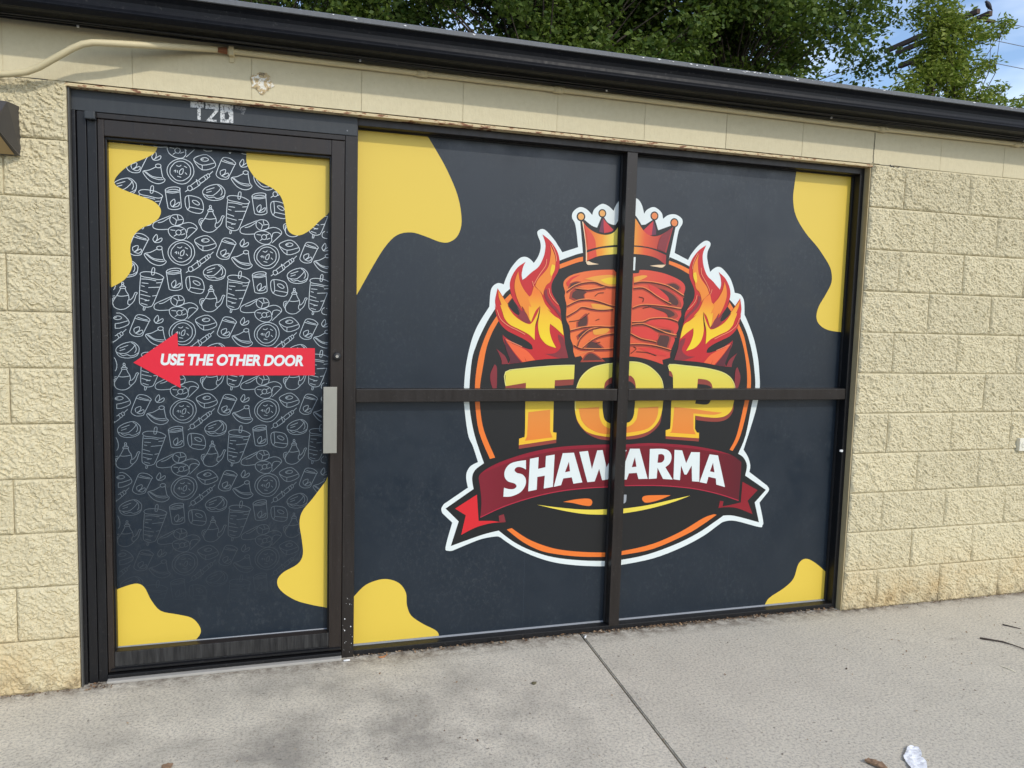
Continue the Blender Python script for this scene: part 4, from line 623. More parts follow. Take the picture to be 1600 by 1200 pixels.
# dark shop interior behind the vinyl, and the reveal linings of the opening
jm = MB()
jm.box(-.006, -.001, .0, .14, 0, 2.234, 'jamb_paint'); jm.build('reveal_lining', shop)
jm = MB(); jm.box(WL+.001, WL+.006, .004, .14, 0, 2.234, 'caulk'); jm.build('reveal_lining', shop)
G = .0015                                    # half the mortar joint
def split_mesh(w, h, seed):
    nx = max(8, int(w/.0042)); nz = int(h/.0042)
    xs = np.linspace(-w/2, w/2, nx+1); zs = np.linspace(0, h, nz+1); XX, ZZ = np.meshgrid(xs, zs)
    ang = .62; ca, sa = math.cos(ang), math.sin(ang)
    U = XX*ca-ZZ*sa; V = XX*sa+ZZ*ca
    wx = (vnoise(XX*38+7, ZZ*38, seed+50)-.5)*.018; wz = (vnoise(XX*38, ZZ*38+9, seed+51)-.5)*.018
    U = U+wx; V = V+wz
    hgt = .0070*vnoise(U*12+3, V*22, seed)+.0055*np.abs(vnoise(U*38, V*66+1, seed+1)-.5)*2+.0065*np.abs(vnoise(U*82, V*140, seed+2)-.5)*2+.0045*vnoise(XX*190, ZZ*190, seed+3)
    jit = np.random.default_rng(seed).normal(size=XX.shape)*.00055
    ed = np.minimum(np.minimum(XX+w/2, w/2-XX), np.minimum(ZZ, h-ZZ))
    t = np.clip(ed/.0075, 0, 1); t = .34+.66*t*t*(3-2*t)
    YY = -((hgt+jit)*t)
    v = np.stack([XX, YY, ZZ], -1).reshape(-1, 3).tolist(); n1 = nx+1
    fs = [(j*n1+i, j*n1+i+1, (j+1)*n1+i+1, (j+1)*n1+i) for j in range(nz) for i in range(nx)]
    per = [i for i in range(n1)]+[j*n1+nx for j in range(1, nz+1)]+[nz*n1+i for i in range(nx-1, -1, -1)]+[j*n1 for j in range(nz-1, 0, -1)]
    b0 = len(v); v += [[v[q][0], .010, v[q][2]] for q in per]; L = len(per)
    fs += [(per[(q+1) % L], per[q], b0+q, b0+(q+1) % L) for q in range(L)]
    me = bpy.data.meshes.new('split_face_block'); me.from_pydata(v, [], fs); me.materials.append(MAT['block_paint'])
    me.update(); return me
FULL = [split_mesh(2*B-2*G, B-2*G, 11+5*i) for i in range(9)]
HALF = [split_mesh(B-2*G, B-2*G, 211+5*i) for i in range(5)]
random.seed(21); last = None
def put_block(mesh_list, xc, z0, w):
    global last
    while True:
        me = random.choice(mesh_list)
        if me is not last: break
    last = me
    o = bpy.data.objects.new('block', me); COL.objects.link(o); o.parent = wall
    flip = random.random() < .5
    o.location = (xc, random.uniform(-.0015, .0015), z0+G)
    if flip:                                  # turned end for end
        o.rotation_euler = (0, math.pi, 0); o.location.z = z0+B-G
    return o
for kk in range(1, 12):
    z0 = (11-kk)*B; odd = kk % 2 == 1
    x = 0.0
    if odd: put_block(HALF, x+B/2, z0, B); x += B
    while x < XR-B*1.5: put_block(FULL, x+B, z0, 2*B); x += 2*B
    if x < XR-B*.5: put_block(HALF, x+B/2, z0, B)
    x = WL
    if not odd: put_block(HALF, x-B/2, z0, B); x -= B
    while x > XL+B*1.5: put_block(FULL, x-B, z0, 2*B); x -= 2*B
    if x > XL+B*.5: put_block(HALF, x-B/2, z0, B)
# smooth-faced lintel course
x = .006-.4078*15
while x < XR-.05:
    a, b = max(x, XL), min(x+.4078, XR)
    if b-a > .05:
        lb = MB(); lb.box(a+.0010, b-.0010, -.0008+random.uniform(-.0010, .0006), .0011, 2.2385, 2.436, 'lintel_paint', .0006); lb.build('block', wall)
    x += .4078
an = MB(); an.extr([(-.0065, 2.2225), (-.0065, 2.2300), (-.0045, 2.2335), (.0, 2.2345), (.10, 2.2345), (.10, 2.2225)], WL-.02, .018, 'lintel_angle_paint')
an.build('lintel_angle', shop)
pp = MB(); random.seed(9)
ring_ = [(-2.812+.043*math.cos(q)*(1+random.uniform(-.28, .2)), 2.307+.040*math.sin(q)*(1+random.uniform(-.28, .2))) for q in [i*2*math.pi/22 for i in range(22)]]
pp.flat(ring_, -.0042, 'peeling'); pp.build('peeling_paint', shop)
cr_ = MB(); random.seed(12)
def crack(pts, w=.0025, y=-.004):
    out = []
    for i in range(len(pts)-1):
        for t in (0, .25, .5, .75):
            out.append((pts[i][0]+(pts[i+1][0]-pts[i][0])*t+random.uniform(-.002, .002), pts[i][1]+(pts[i+1][1]-pts[i][1])*t+random.uniform(-.003, .003)))
    cr_.ribbon(out, w, y, 'rubber')
crack([(.0, 2.243), (.05, 2.236), (.16, 2.237), (.34, 2.2355)], .002)
crack([(.105, 2.238), (.135, 2.229), (.17, 2.236)], .006, -.006)
crack([(WL-.3, 2.237), (WL-.16, 2.232), (WL-.02, 2.2375)], .004)
crack([(.0065, 2.243), (.006, 2.30), (.009, 2.36), (.006, 2.395)], .0022)
cr_.build('mortar_crack', shop)

# roof, gutter, soffit
rf = MB(); rf.extr([(-.06, 2.528), (8.1, 2.62), (8.1, 2.45), (.02, 2.4405), (-.06, 2.45)], XL-.12, XR+.12, 'roof_felt'); rf.build('roof', shop)
gt = MB()
prof = [(.0, 2.4345), (-.135, 2.4250), (-.1455, 2.4275), (-.1575, 2.4385), (-.1600, 2.4435), (-.1580, 2.4480), (-.1515, 2.4580), (-.1485, 2.4700), (-.1490, 2.4820), (-.1530, 2.4950), (-.1600, 2.5060), (-.1660, 2.5120), (-.1660, 2.5200), (-.05, 2.5200)]
gt.extr(prof, XL-.14, XR+.14, 'gutter_metal', closed=False); gutter = gt.build('gutter', shop, smooth=False)
lp = MB(); lp.extr([(-.169, 2.5105), (-.1735, 2.5125), (-.1745, 2.5270), (-.1700, 2.5305), (-.06, 2.5310), (-.06, 2.5275), (-.166, 2.5245), (-.1665, 2.5120)], XL-.15, XR+.15, 'drip_metal'); lp.build('drip_edge', gutter)
so = MB(); so.box(XL-.1, XR+.1, -.132, .02, 2.4372, 2.4395, 'soffit_black'); so.build('soffit', shop)
random.seed(3)
fk = MB()
for i in range(34):                           # flaked paint and bird lime along the lip
    xx = random.choice([random.gauss(-1.15, .12), random.gauss(-.75, .2), random.uniform(-2.8, 1.2)]); w = random.uniform(.002, .011); h = random.uniform(.001, .0028)
    zc = random.uniform(2.519, 2.5265)
    fk.flat([(xx-w, zc), (xx, zc-h), (xx+w, zc+random.uniform(-h, h)), (xx+w*.3, zc+h)], -.1757, 'white_bit')
fk.build('paint_flakes', gutter)['kind'] = 'stuff'

# conduit along the lintel
cd = thing('conduit_pipe', 'cream painted metal conduit running along the wall under the gutter', 'pipe')
pts = [(-3.95, -.035, 2.205), (-3.735, -.05, 2.216), (-3.63, -.055, 2.229), (-3.575, -.062, 2.240), (-3.535, -.072, 2.257), (-3.49, -.085, 2.284), (-3.425, -.10, 2.324), (-3.392, -.105, 2.341), (-3.36, -.106, 2.350), (-3.31, -.10, 2.356), (-3.19, -.075, 2.372), (-3.05, -.04, 2.392), (-2.98, -.023, 2.401), (-2.92, -.0155, 2.4045)]
mbp = MB(); mbp.tube(pts+[(-2.5, -.0145, 2.4055), (-2.0, -.0145, 2.4065), (-1.0, -.0145, 2.4055), (0, -.0145, 2.4015), (1, -.0145, 2.409), (XR, -.0145, 2.409)], .0112, 'pipe_paint', 14); mbp.build('pipe', cd, True)
for xx, zz in ((-2.204, 2.4062), (-1.629, 2.406), (.034, 2.4022), (.879, 2.408)):
    c = MB(); c.tube([(xx-.021, -.0145, zz), (xx-.0205, -.0145, zz), (xx+.0205, -.0145, zz), (xx+.021, -.0145, zz)], [.012, .0148, .0148, .012], 'pipe_paint', 14)
    for q in (-.011, .011): c.tube([(xx+q, -.0145, zz), (xx+q, -.030, zz-.004)], .0032, 'pipe_paint', 8)
    c.build('coupling', cd, True)
c = MB(); c.box(-2.928, -2.908, -.030, -.001, 2.386, 2.421, 'pipe_paint', .004); c.box(-2.927, -2.909, -.007, -.001, 2.366, 2.390, 'pipe_paint', .002); c.build('strap', cd)
c = MB(); c.tube([(-2.965, -.0285, 2.399), (-2.935, -.0185, 2.402)], [.009, .0125], 'rust', 12); c.build('rust_spot', cd)
random.seed(5)
cb = thing('cable_bundle', 'thin black cables sagging beneath the black gutter', 'cable')
for j in range(3):
    P = []; ph = random.uniform(0, 6)
    for i in range(60):
        xx = XL+(XR-XL)*i/59; P.append((xx, -.03-.026*j+.006*math.sin(xx*2.1+ph), 2.426-.0035*abs(math.sin(xx*1.35+ph*.7+j))-.002*j))
    c = MB(); c.tube(P, .0032, 'cable_black', 6); c.build('cable', cb, True)
for xx in (-3.42, -2.45, -1.42, -.28, .9):
    c = MB(); c.box(xx-.004, xx+.004, -.044, -.036, 2.415, 2.423, 'white_bit', .002); c.build('clip', cb)

# ------------------------------------------------------------------ shop window
YF, YG, YB = .035, .090, .138
win = thing('shop_window', 'wide four pane shop window in dark bronze frame covered with printed dark vinyl', 'window')
def member(name, x0, x1, z0, z1, par, mat='bronze', y0=YF, y1=YB, bev=.0022):
    q = MB(); q.box(x0, x1, y0, y1, z0, z1, mat, bev); return q.build(name, par)
ML, MR = -2.4985, -2.4495                       # mullion between door and window
WR = -.0065
CL, CR_ = -1.2775, -1.2265                     # centre mullion
TZ0, TZ1 = 1.083, 1.137                        # transom bar
member('jamb', ML, MR, .0, 2.2215, win, y0=YF-.003)
member('jamb', -.031, WR, .0, 2.2215, win, 'bronze_black')
member('mullion', CL, CR_, .021, 2.192, win, y0=YF-.001)
member('head', MR, -.031, 2.192, 2.2215, win); member('sill', MR, -.031, .002, .026, win, 'bronze_black')
for a, b in ((MR, CL), (CR_, -.031)):
    member('transom_bar', a+.0015, b-.0015, TZ0, TZ1, win, y0=YF+.002)
for a, b in ((MR, CL), (CR_, -.031)):
    for z0, z1 in ((.026, TZ0), (TZ1, 2.192)):
        q = MB(); q.box(a-.006, b+.006, YG, YG+.006, z0-.006, z1+.006, 'navy'); q.build('pane', win)
        st = MB()                              # rubber glazing stops round the glass
        st.box(a, a+.004, YG-.012, YG-.0008, z0, z1, 'rubber'); st.box(b-.008, b, YG-.012, YG-.0008, z0, z1, 'rubber'); st.box(a+.004, b-.008, YG-.012, YG-.0008, z1-.005, z1, 'rubber')
        st.build('gasket', win)
    q = MB(); q.extr([(YG-.001, .0255), (YG-.001, .0315), (YG-.004, .0315), (YG-.010, .0262), (YG-.010, .0255)], a+.004, b-.008, 'bead'); q.build('glazing_bead', win)
q = MB(); q.tube([(-.037, .028, .823), (-.037, .034, .823)], .0065, 'white_bit', 9); q.box(-.048, -.030, .030, .034, .818, .828, 'white_bit', .002); q.build('seal_blob', win)

random.seed(31); sc = MB()
for i in range(16):
    a_ = random.uniform(ML+.002, MR-.003); z_ = .02+abs(random.gauss(0, .16)); w_ = random.uniform(.0005, .0022); h_ = random.uniform(.0006, .0035)
    sc.flat([(a_, z_), (a_+w_, z_-h_*.3), (a_+w_*1.3, z_+h_), (a_+w_*.2, z_+h_*.8)], YF-.0036-.00002*i, 'white_bit')
for x_, z_ in ((-2.487, .170), (-2.487, .12), (-2.462, .135)): sc.flat([(x_-.002, z_-.0025), (x_+.002, z_-.0025), (x_+.002, z_+.002), (x_-.0015, z_+.003)], YF-.0050, 'white_bit')
sc.build('scuff_marks', win)['kind'] = 'stuff'
for x_, z0_, z1_ in ((-1.683, TZ1, 2.188), (-1.683, .034, TZ0), (-.62, TZ1, 2.188), (-.62, .034, TZ0)):
    sm_ = MB(); sm_.box(x_, x_+.0016, YG-.0003, YG, z0_, z1_, 'film_edge'); sm_.build('film_seam', win)
# printed yellow patches
for k, path in BLOBS:
    if k == 'window':
        z = curve(path); q = MB()
        z = [(min(max(a, MR-.004), -.027), min(max(b, .022), 2.196)) for a, b in z]
        q.flat(z, YG-.0006, 'yellow'); q.build('yellow_patch', win)

# the round emblem, one mesh per printed element
AX = -1.2375
items = []
for part, col, l, path in LOGO:
    c_ = curve(path); items.append((l, part, 'f', c_, col, 0))
    if part == 'flame': items.append((l, 'flame#', 'f', [(2*AX-a, b-.004) for a, b in c_], col, 0))
    if col == 'dmeat':                         # softer rim of the printed shading
        mx_, mz_ = sum(a for a, b in c_)/len(c_), sum(b for a, b in c_)/len(c_)
        items.append((l-.3, part, 'f', [(mx_+(a-mx_)*1.30, mz_+(b-mz_)*1.42) for a, b in c_], 'mmeat', 0))
for part, col, l, x, z, r in DOTS:
    items.append((l, part, 'f', [((x+r*math.cos(q))/1000, (z+r*math.sin(q))/1000) for q in [i*math.pi/10 for i in range(20)]], col, 0))
for part, col, l, w, path in STROKES:
    items.append((l, part, 'r', open_curve(path), col, w/1000))
    if part == 'flame': items.append((l, 'flame#', 'r', [(2*AX-a, b-.004) for a, b in open_curve(path)], col, w/1000))
items.sort(key=lambda t: t[0]); acc = {}
for n_, (l, part, kind, pts_, col, w) in enumerate(items):   # every ink on its own thin film
    y_ = YG-.0009-.000016*n_
    if kind == 'f': acc.setdefault(part, MB()).flat(pts_, y_, col)
    else: acc.setdefault(part, MB()).ribbon(pts_, w, y_, col)
logo = acc.pop('outline').build('emblem', win)
for k_, q in acc.items(): q.build(k_.rstrip('#'), logo)

# ------------------------------------------------------------------ door and its frame
dfr = thing('door_frame', 'dark bronze door frame with grey head plate and worn number stickers', 'door frame')
for (a, b, y) in ((WL+.006, -3.4500, .022), (-3.4475, -3.4170, .030), (-3.4150, -3.3840, .033)):
    member('jamb', a, b, .0, 2.148, dfr, 'bronze_black', y0=y)
q = MB(); q.box(-3.4505, -3.3835, .05, YB, .0, 2.148, 'rubber'); q.build('jamb_back', dfr)
member('head_plate', WL+.006, ML-.0005+.046, 2.149, 2.2215, dfr, 'grey_plate', y0=.028, bev=.0015)
member('head', -3.3835, ML-.001, 2.128, 2.1478, dfr, 'bronze', y0=.031)
q = MB(); q.box(-3.418, -3.383, .008, .034, 2.118, 2.146, 'grey_plate', .004); q.build('pivot', dfr)
q = MB(); q.tube([(-2.492, .0265, 2.166), (-2.492, .030, 2.166)], .0026, 'bead', 10); q.build('screw', dfr)
q = MB(); q.box(-3.3835, ML-.001, .004, .13, .0005, .012, 'kerb_concrete', .003); q.build('threshold', dfr)
q = MB(); q.box(-3.3825, ML-.002, .024, .12, .0145, .028, 'bronze_black', .002); q.build('sill_plate', dfr)
# what is left of the street number
YS = .0275
q = MB(); q.flat([(-3.066, 2.219), (-3.066, 2.197), (-3.042, 2.198), (-3.042, 2.155), (-3.031, 2.155), (-3.031, 2.198), (-3.020, 2.199), (-3.020, 2.2195)], YS, 'worn_sticker'); q.build('numeral', dfr)
q = MB(); q.flat([(-3.014, 2.2200), (-3.014, 2.197), (-2.986, 2.199), (-2.983, 2.190), (-3.010, 2.156), (-3.010, 2.149+.003), (-2.975, 2.1525), (-2.975, 2.160), (-2.995, 2.160), (-2.970, 2.191), (-2.967, 2.198), (-2.967, 2.2205)], YS, 'worn_sticker'); q.build('numeral', dfr)
q = MB(); q.flat([(-2.962, 2.2208), (-2.962, 2.153), (-2.916, 2.154), (-2.916, 2.2205)], YS, 'worn_sticker'); q.flat([(-2.947, 2.186), (-2.945, 2.166), (-2.932, 2.166), (-2.930, 2.180), (-2.937, 2.196)], YS-.0003, 'grey_plate'); q.build('numeral', dfr)
q = MB(); q.flat([(-2.909, 2.219), (-2.909, 2.208), (-2.889, 2.204), (-2.886, 2.190), (-2.878, 2.190), (-2.872, 2.204), (-2.868, 2.2175)], YS, 'sticker_ghost'); q.build('numeral', dfr)

door = thing('shop_door', 'dark bronze glass door printed with white food drawings and yellow patches', 'door')
DL, DR = -3.3815, -2.5005; DZ0, DZ1 = .034, 2.1265; YDG = .080
SL, SR = -3.3605, -2.5515; ZB, ZT = .113, 2.068
member('stile', DL, SL, DZ0, DZ1, door, 'bronze_door', y1=.078); member('stile', SR, DR, DZ0, DZ1, door, 'bronze_door', y1=.078)
member('rail', SL+.0005, SR-.0005, ZT, DZ1, door, 'bronze_door', y0=YF+.0005, y1=.078); member('rail', SL+.0005, SR-.0005, DZ0+.022, ZB, door, 'bronze_worn', y0=YF+.0005, y1=.078)
q = MB(); q.box(SL+.0005, SR-.0005, .040, .070, DZ0, DZ0+.021, 'rubber'); q.extr([(.040, DZ0+.016), (.026, DZ0+.014), (.026, DZ0+.009), (.040, DZ0+.008)], DL+.01, DR-.002, 'bronze_black'); q.build('door_sweep', door)
q = MB(); q.box(SL-.004, SR+.004, YDG, YDG+.006, ZB-.004, ZT+.004, 'navy'); pane = q.build('pane', door)
for x0, x1, z0, z1, nm in ((SL, SL+.006, ZB, ZT, 1), (SR-.006, SR, ZB, ZT, 1), (SL+.006, SR-.006, ZT-.010, ZT, 1)):
    q = MB(); q.box(x0, x1, .050, YDG-.0006, z0, z1, 'bronze_black', .001); q.build('glazing_stop', door)
q = MB(); q.extr([(YDG-.001, ZB), (YDG-.001, ZB+.005), (YDG-.004, ZB+.005), (YDG-.006, ZB+.002), (YDG-.006, ZB)], SL+.006, SR-.006, 'bead'); q.extr([(YDG-.0065, ZB-.001), (YDG-.0065, ZB+.002), (.040, ZB+.0006), (.040, ZB-.001)], SL+.006, SR-.006, 'bronze_door'); q.build('glazing_bead', door)
q = MB()                                       # repeated food drawings
x_lo, x_hi, z_lo, z_hi = SL+.008, SR-.006, ZB+.14, ZT-.012
def clip(pts):
    runs = [[]]
    for a, b in pts:
        if x_lo < a < x_hi and z_lo < b < z_hi: runs[-1].append((a, b))
        elif runs[-1]: runs.append([])
    return [r for r in runs if len(r) > 1]
cnt = 0
for nm, strokes in ICONS.items():
    for i in range(-2, 4):
        for j in range(-6, 4):
            for s_ in strokes:
                pts_ = [(a+i*.3120, b+j*.3068) for a, b in open_curve(s_)]
                for r_ in clip(pts_): q.ribbon(r_, .0023, YDG-.0006-.00002*(cnt % 16), 'fading_line'); cnt += 1
q.build('food_drawings', pane)
for k, path in BLOBS:
    if k == 'door':
        z = [(min(max(a, SL+.004), SR-.004), min(max(b, ZB), ZT-.006)) for a, b in curve(path)]
        q = MB(); q.flat(z, YDG-.0011, 'yellow'); q.build('yellow_patch', pane)
q = MB(); q.flat(curve(ARROW), YDG-.0018, 'red'); arrow = q.build('arrow_sticker', pane)
# its lettering
fc = bpy.data.curves.new('t', 'FONT'); fc.body = 'USE THE OTHER DOOR'; fc.shear = .18; fc.offset = .040; fc.size = 1; fc.space_character = .98
to = bpy.data.objects.new('t', fc); COL.objects.link(to); bpy.context.view_layer.update()
tm = bpy.data.meshes.new_from_object(to.evaluated_get(bpy.context.evaluated_depsgraph_get()))
vv = [v.co.copy() for v in tm.vertices]; mnx, mxx = min(v.x for v in vv), max(v.x for v in vv); mny, mxy = min(v.y for v in vv), max(v.y for v in vv)
tb = [tuple(float(q_)/1000 for q_ in t.lstrip('*').split(',')) for t in TEXTBOX.split()]
tx0, tx1, tz1, tz0 = (tb[0][0]+tb[3][0])/2, (tb[1][0]+tb[2][0])/2, (tb[0][1]+tb[1][1])/2, (tb[2][1]+tb[3][1])/2
me = bpy.data.meshes.new('lettering')
me.from_pydata([(tx0+(v.x-mnx)/(mxx-mnx)*(tx1-tx0), YDG-.0024, tz0+(v.y-mny)/(mxy-mny)*(tz1-tz0)) for v in vv], [], [tuple(f.vertices) for f in tm.polygons])
me.materials.append(MAT['white']); me.update(); lo = bpy.data.objects.new('lettering', me); COL.objects.link(lo); lo.parent = pane
bpy.data.objects.remove(to); bpy.data.meshes.remove(tm); bpy.data.curves.remove(fc)
arrow.parent = pane
# lock and pull
q = MB(); q.tube([(-2.5255, .0345, 1.272), (-2.5255, .026, 1.272), (-2.5255, .022, 1.272)], [.0165, .0165, .013], 'rubber', 20); lk = q.build('lock_cylinder', door, True)
q = MB(); q.tube([(-2.5255, .0225, 1.272), (-2.5255, .0205, 1.272)], .0062, 'chrome', 14); q.build('keyway', lk)
q = MB()
q.box(-2.5805, -2.5275, -.018, -.0145, .884, 1.152, 'plate_metal', .0012)     # wide face of the pull
hp = q.build('pull_handle', door)
q = MB(); q.box(-2.5835, -2.5808, -.0175, .034, .885, 1.151, 'bronze_black', .0008); q.box(-2.577, -2.568, -.0142, .034, .90, 1.14, 'bronze_black', .0008); q.box(-2.5405, -2.533, -.0142, .0345, .905, 1.135, 'bronze_black', .0008); q.build('handle_web', hp)

# ------------------------------------------------------------------ wall lamp and outlet
lamp = thing('wall_lamp', 'dark wedge shaped wall lamp fixed to the block wall left of door', 'lamp')
q = MB()
x0, x1 = -3.88, -3.615
v = [(x0, .0, 2.135), (x1, .0, 2.135), (x0+.01, -.10, 2.128), (x1-.01, -.10, 2.128), (x0+.03, -.165, 2.040), (x1-.03, -.165, 2.040), (x0+.03, -.150, 2.032), (x1-.03, -.150, 2.032), (x0, -.03, 1.965), (x1, -.03, 1.965), (x0, .0, 1.965), (x1, .0, 1.965)]
q.add(v, [(0, 2, 3, 1), (2, 4, 5, 3), (4, 6, 7, 5), (6, 8, 9, 7), (8, 10, 11, 9), (0, 10, 8, 6, 4, 2), (1, 3, 5, 7, 9, 11), (0, 1, 11, 10)], 'lamp_housing'); q.build('housing', lamp)
q = MB(); q.add([(x0+.035, -.1475, 2.0275), (x1-.035, -.1475, 2.0275), (x1-.012, -.0335, 1.9638), (x0+.012, -.0335, 1.9638)], [(0, 1, 2, 3)], 'lamp_lens'); q.build('lens', lamp)
out = thing('wall_outlet', 'cream electrical outlet on the split block wall right of window', 'outlet')
q = MB(); q.box(1.066, 1.186, -.026, -.0, .803, .873, 'outlet_plastic', .004); q.build('cover_plate', out)
for xx in (1.096, 1.156):
    q = MB(); q.tube([(xx, -.0265, .838), (xx, -.0285, .838)], .017, 'outlet_plastic', 16); r_ = q.build('receptacle', out)
    q = MB(); q.box(xx-.003, xx+.005, -.0292, -.0284, .845, .848, 'outlet_slot'); q.box(xx-.003, xx+.005, -.0292, -.0284, .829, .832, 'outlet_slot'); q.box(xx-.011, xx-.008, -.0292, -.0284, .836, .840, 'outlet_slot'); q.build('slots', r_)

# ------------------------------------------------------------------ things lying on the pavement
def stick(name, pts, r, mat, label, cat):
    q = MB(); n = len(pts); q.tube(pts, [r*(1-.5*i/(n-1))*random.uniform(.8, 1.2) for i in range(n)], mat, 7); return tag(q.build(name, None, True), label, cat)
random.seed(8)
tw = stick('twig', [(.405, -.447, .006), (.425, -.462, .006), (.45, -.482, .006), (.478, -.503, .005), (.492, -.545, .006), (.503, -.592, .006), (.50, -.65, .007), (.52, -.71, .005)], .0044, 'twig_bark', 'long bent dark twig on the pavement at right', 'twig')
q = MB(); q.tube([(.45, -.482, .006), (.445, -.50, .008)], [.003, .0015], 'twig_bark', 6); q.build('side_shoot', tw)
stick('twig', [(.668, -.340, .003), (.685, -.362, .003), (.698, -.385, .004), (.711, -.402, .003)], .0036, 'twig_bark', 'short thin twig nearer the wall than the long bent twig', 'twig')
q = MB(); q.add([(.244, -.690, .0015), (.252, -.694, .002), (.2635, -.750, .0015), (.258, -.7515, .001), (.250, -.720, .004)], [(0, 1, 4), (1, 2, 4), (2, 3, 4), (3, 0, 4)], 'straw'); tag(q.build('dry_grass_blade'), 'pale dry grass blade on the pavement below the twigs', 'grass blade')
def scrap(name, outline, z, amp, mat, label, cat, thick=.002, seed=1, sub=5):
    random.seed(seed); bm = bmesh.new(); f = bm.faces.new([bm.verts.new((a, b, z)) for a, b in outline])
    bmesh.ops.triangulate(bm, faces=[f]); bmesh.ops.subdivide_edges(bm, edges=list(bm.edges), cuts=sub, use_grid_fill=True)
    for v in bm.verts: v.co.z += random.random()*amp+amp*.7*math.sin(v.co.x*130)*math.cos(v.co.y*90); v.co.z = max(v.co.z, .0015)
    ex = bmesh.ops.extrude_face_region(bm, geom=list(bm.faces))
    for v in ex['geom']:
        if isinstance(v, bmesh.types.BMVert): v.co.z += thick
    bmesh.ops.recalc_face_normals(bm, faces=list(bm.faces)); bm.verts.index_update()
    q = MB(); q.add([v.co[:] for v in bm.verts], [[v.index for v in f.verts] for f in bm.faces], mat); bm.free(); return tag(q.build(name), label, cat)
scrap('paper_scrap', [(-.641, -1.105), (-.626, -1.125), (-.640, -1.150), (-.655, -1.168), (-.665, -1.172), (-.668, -1.20), (-.70, -1.235), (-.755, -1.232), (-.745, -1.205), (-.735, -1.185), (-.728, -1.165), (-.715, -1.150), (-.70, -1.142), (-.668, -1.118)], .004, .0035, 'paper', 'crumpled white paper scrap at bottom edge of the pavement', 'paper', seed=3)
scrap('wood_chip', [(-.872, -1.146), (-.852, -1.140), (-.838, -1.160), (-.825, -1.172), (-.828, -1.20), (-.845, -1.205), (-.858, -1.178)], .004, .003, 'wood_chip', 'brown wood chip left of the white paper scrap', 'wood chip', thick=.007, seed=5, sub=3)
scrap('dry_leaf', [(-2.352, -.006), (-2.335, .0), (-2.318, .004), (-2.308, .010), (-2.322, -.004), (-2.34, -.014)], .002, .004, 'dry_leaf', 'small orange dry leaf against the window sill', 'leaf', seed=6, sub=2)
scrap('leaf_fragment', [(-3.10, -.612), (-3.083, -.600), (-3.066, -.610), (-3.07, -.635), (-3.095, -.64)], .002, .004, 'wood_chip', 'tan leaf fragment at the bottom left edge of the picture', 'leaf', seed=7, sub=2)
def butt(x, y, a, label):
    q = MB(); d = Vector((math.cos(a), math.sin(a), 0))*.013; c = Vector((x, y, .0045)); q.tube([c-d, c+d], .0040, 'white_bit', 10); return tag(q.build('cigarette_butt', None, True), label, 'cigarette butt')
butt(-2.480, -.004, 0.05, 'white cigarette butt at foot of the post between door and window')
butt(-1.412, -.010, 1.0, 'white cigarette butt at the top of the pavement joint')
def seedpod(x, y, r, label):
    bm = bmesh.new(); bmesh.ops.create_icosphere(bm, subdivisions=2, radius=r); random.seed(int(abs(x*1000)))
    for v in bm.verts: v.co = Vector((v.co.x*1.3+x, v.co.y+y, max(0.0015, v.co.z*.6+r*.55)))+Vector((random.uniform(-1, 1), random.uniform(-1, 1), 0))*r*.15
    bm.verts.index_update(); q = MB(); q.add([v.co[:] for v in bm.verts], [[v.index for v in f.verts] for f in bm.faces], 'seed_brown'); bm.free(); return tag(q.build('seed_pod', None, True), label, 'seed pod')
seedpod(-1.779, -.373, .0085, 'olive brown seed pod on pavement left of the joint')
random.seed(17); lt = MB()
def flake(x, y, r, z=0.0):
    a = random.uniform(0, 6.28); n = random.choice((4, 5)); t1, t2 = random.uniform(-.5, .5), random.uniform(-.5, .5); e = random.uniform(.35, 1)
    vs = []
    for k_ in range(n):
        q_ = 2*math.pi*k_/n; u, w = math.cos(q_)*r*random.uniform(.7, 1.2), math.sin(q_)*r*e; X, Y = u*math.cos(a)-w*math.sin(a), u*math.sin(a)+w*math.cos(a)
        vs.append((x+X, y+Y, max(.001, z+.0025+r*.4+X*t1+Y*t2)))
    lt.add(vs, [tuple(range(n))], 'litter')
for i in range(950):
    x = random.uniform(MR, -.03); 
    if random.random() < .35: x = random.gauss(-.95, .25)
    if not MR < x < -.03: continue
    flake(x, .034-abs(random.gauss(0, .014)), random.uniform(.002, .0075), random.uniform(0, .004))
for i in range(60): flake(random.uniform(WL, -3.36), random.uniform(-.035, .02), random.uniform(.002, .007))
for i in range(260): flake(random.uniform(.0, 1.4), -.012-abs(random.gauss(0, .010)), random.uniform(.0015, .005))
for i in range(110): flake(random.uniform(-3.8, WL), -.012-abs(random.gauss(0, .010)), random.uniform(.0015, .005))
for i in range(420): flake(random.uniform(-3.4, 1.3), -random.uniform(.03, 1.35), random.choice((.0016, .002, .0025, .0034, .0048)))
for i in range(160): flake(random.gauss(.3, .40), random.gauss(-.50, .24), random.uniform(.0018, .0055))
l_ = lt.build('leaf_litter'); l_['kind'] = 'stuff'; l_['label'] = 'brown leaf crumbs and grit along the sill and over the pavement'; l_['category'] = 'litter'

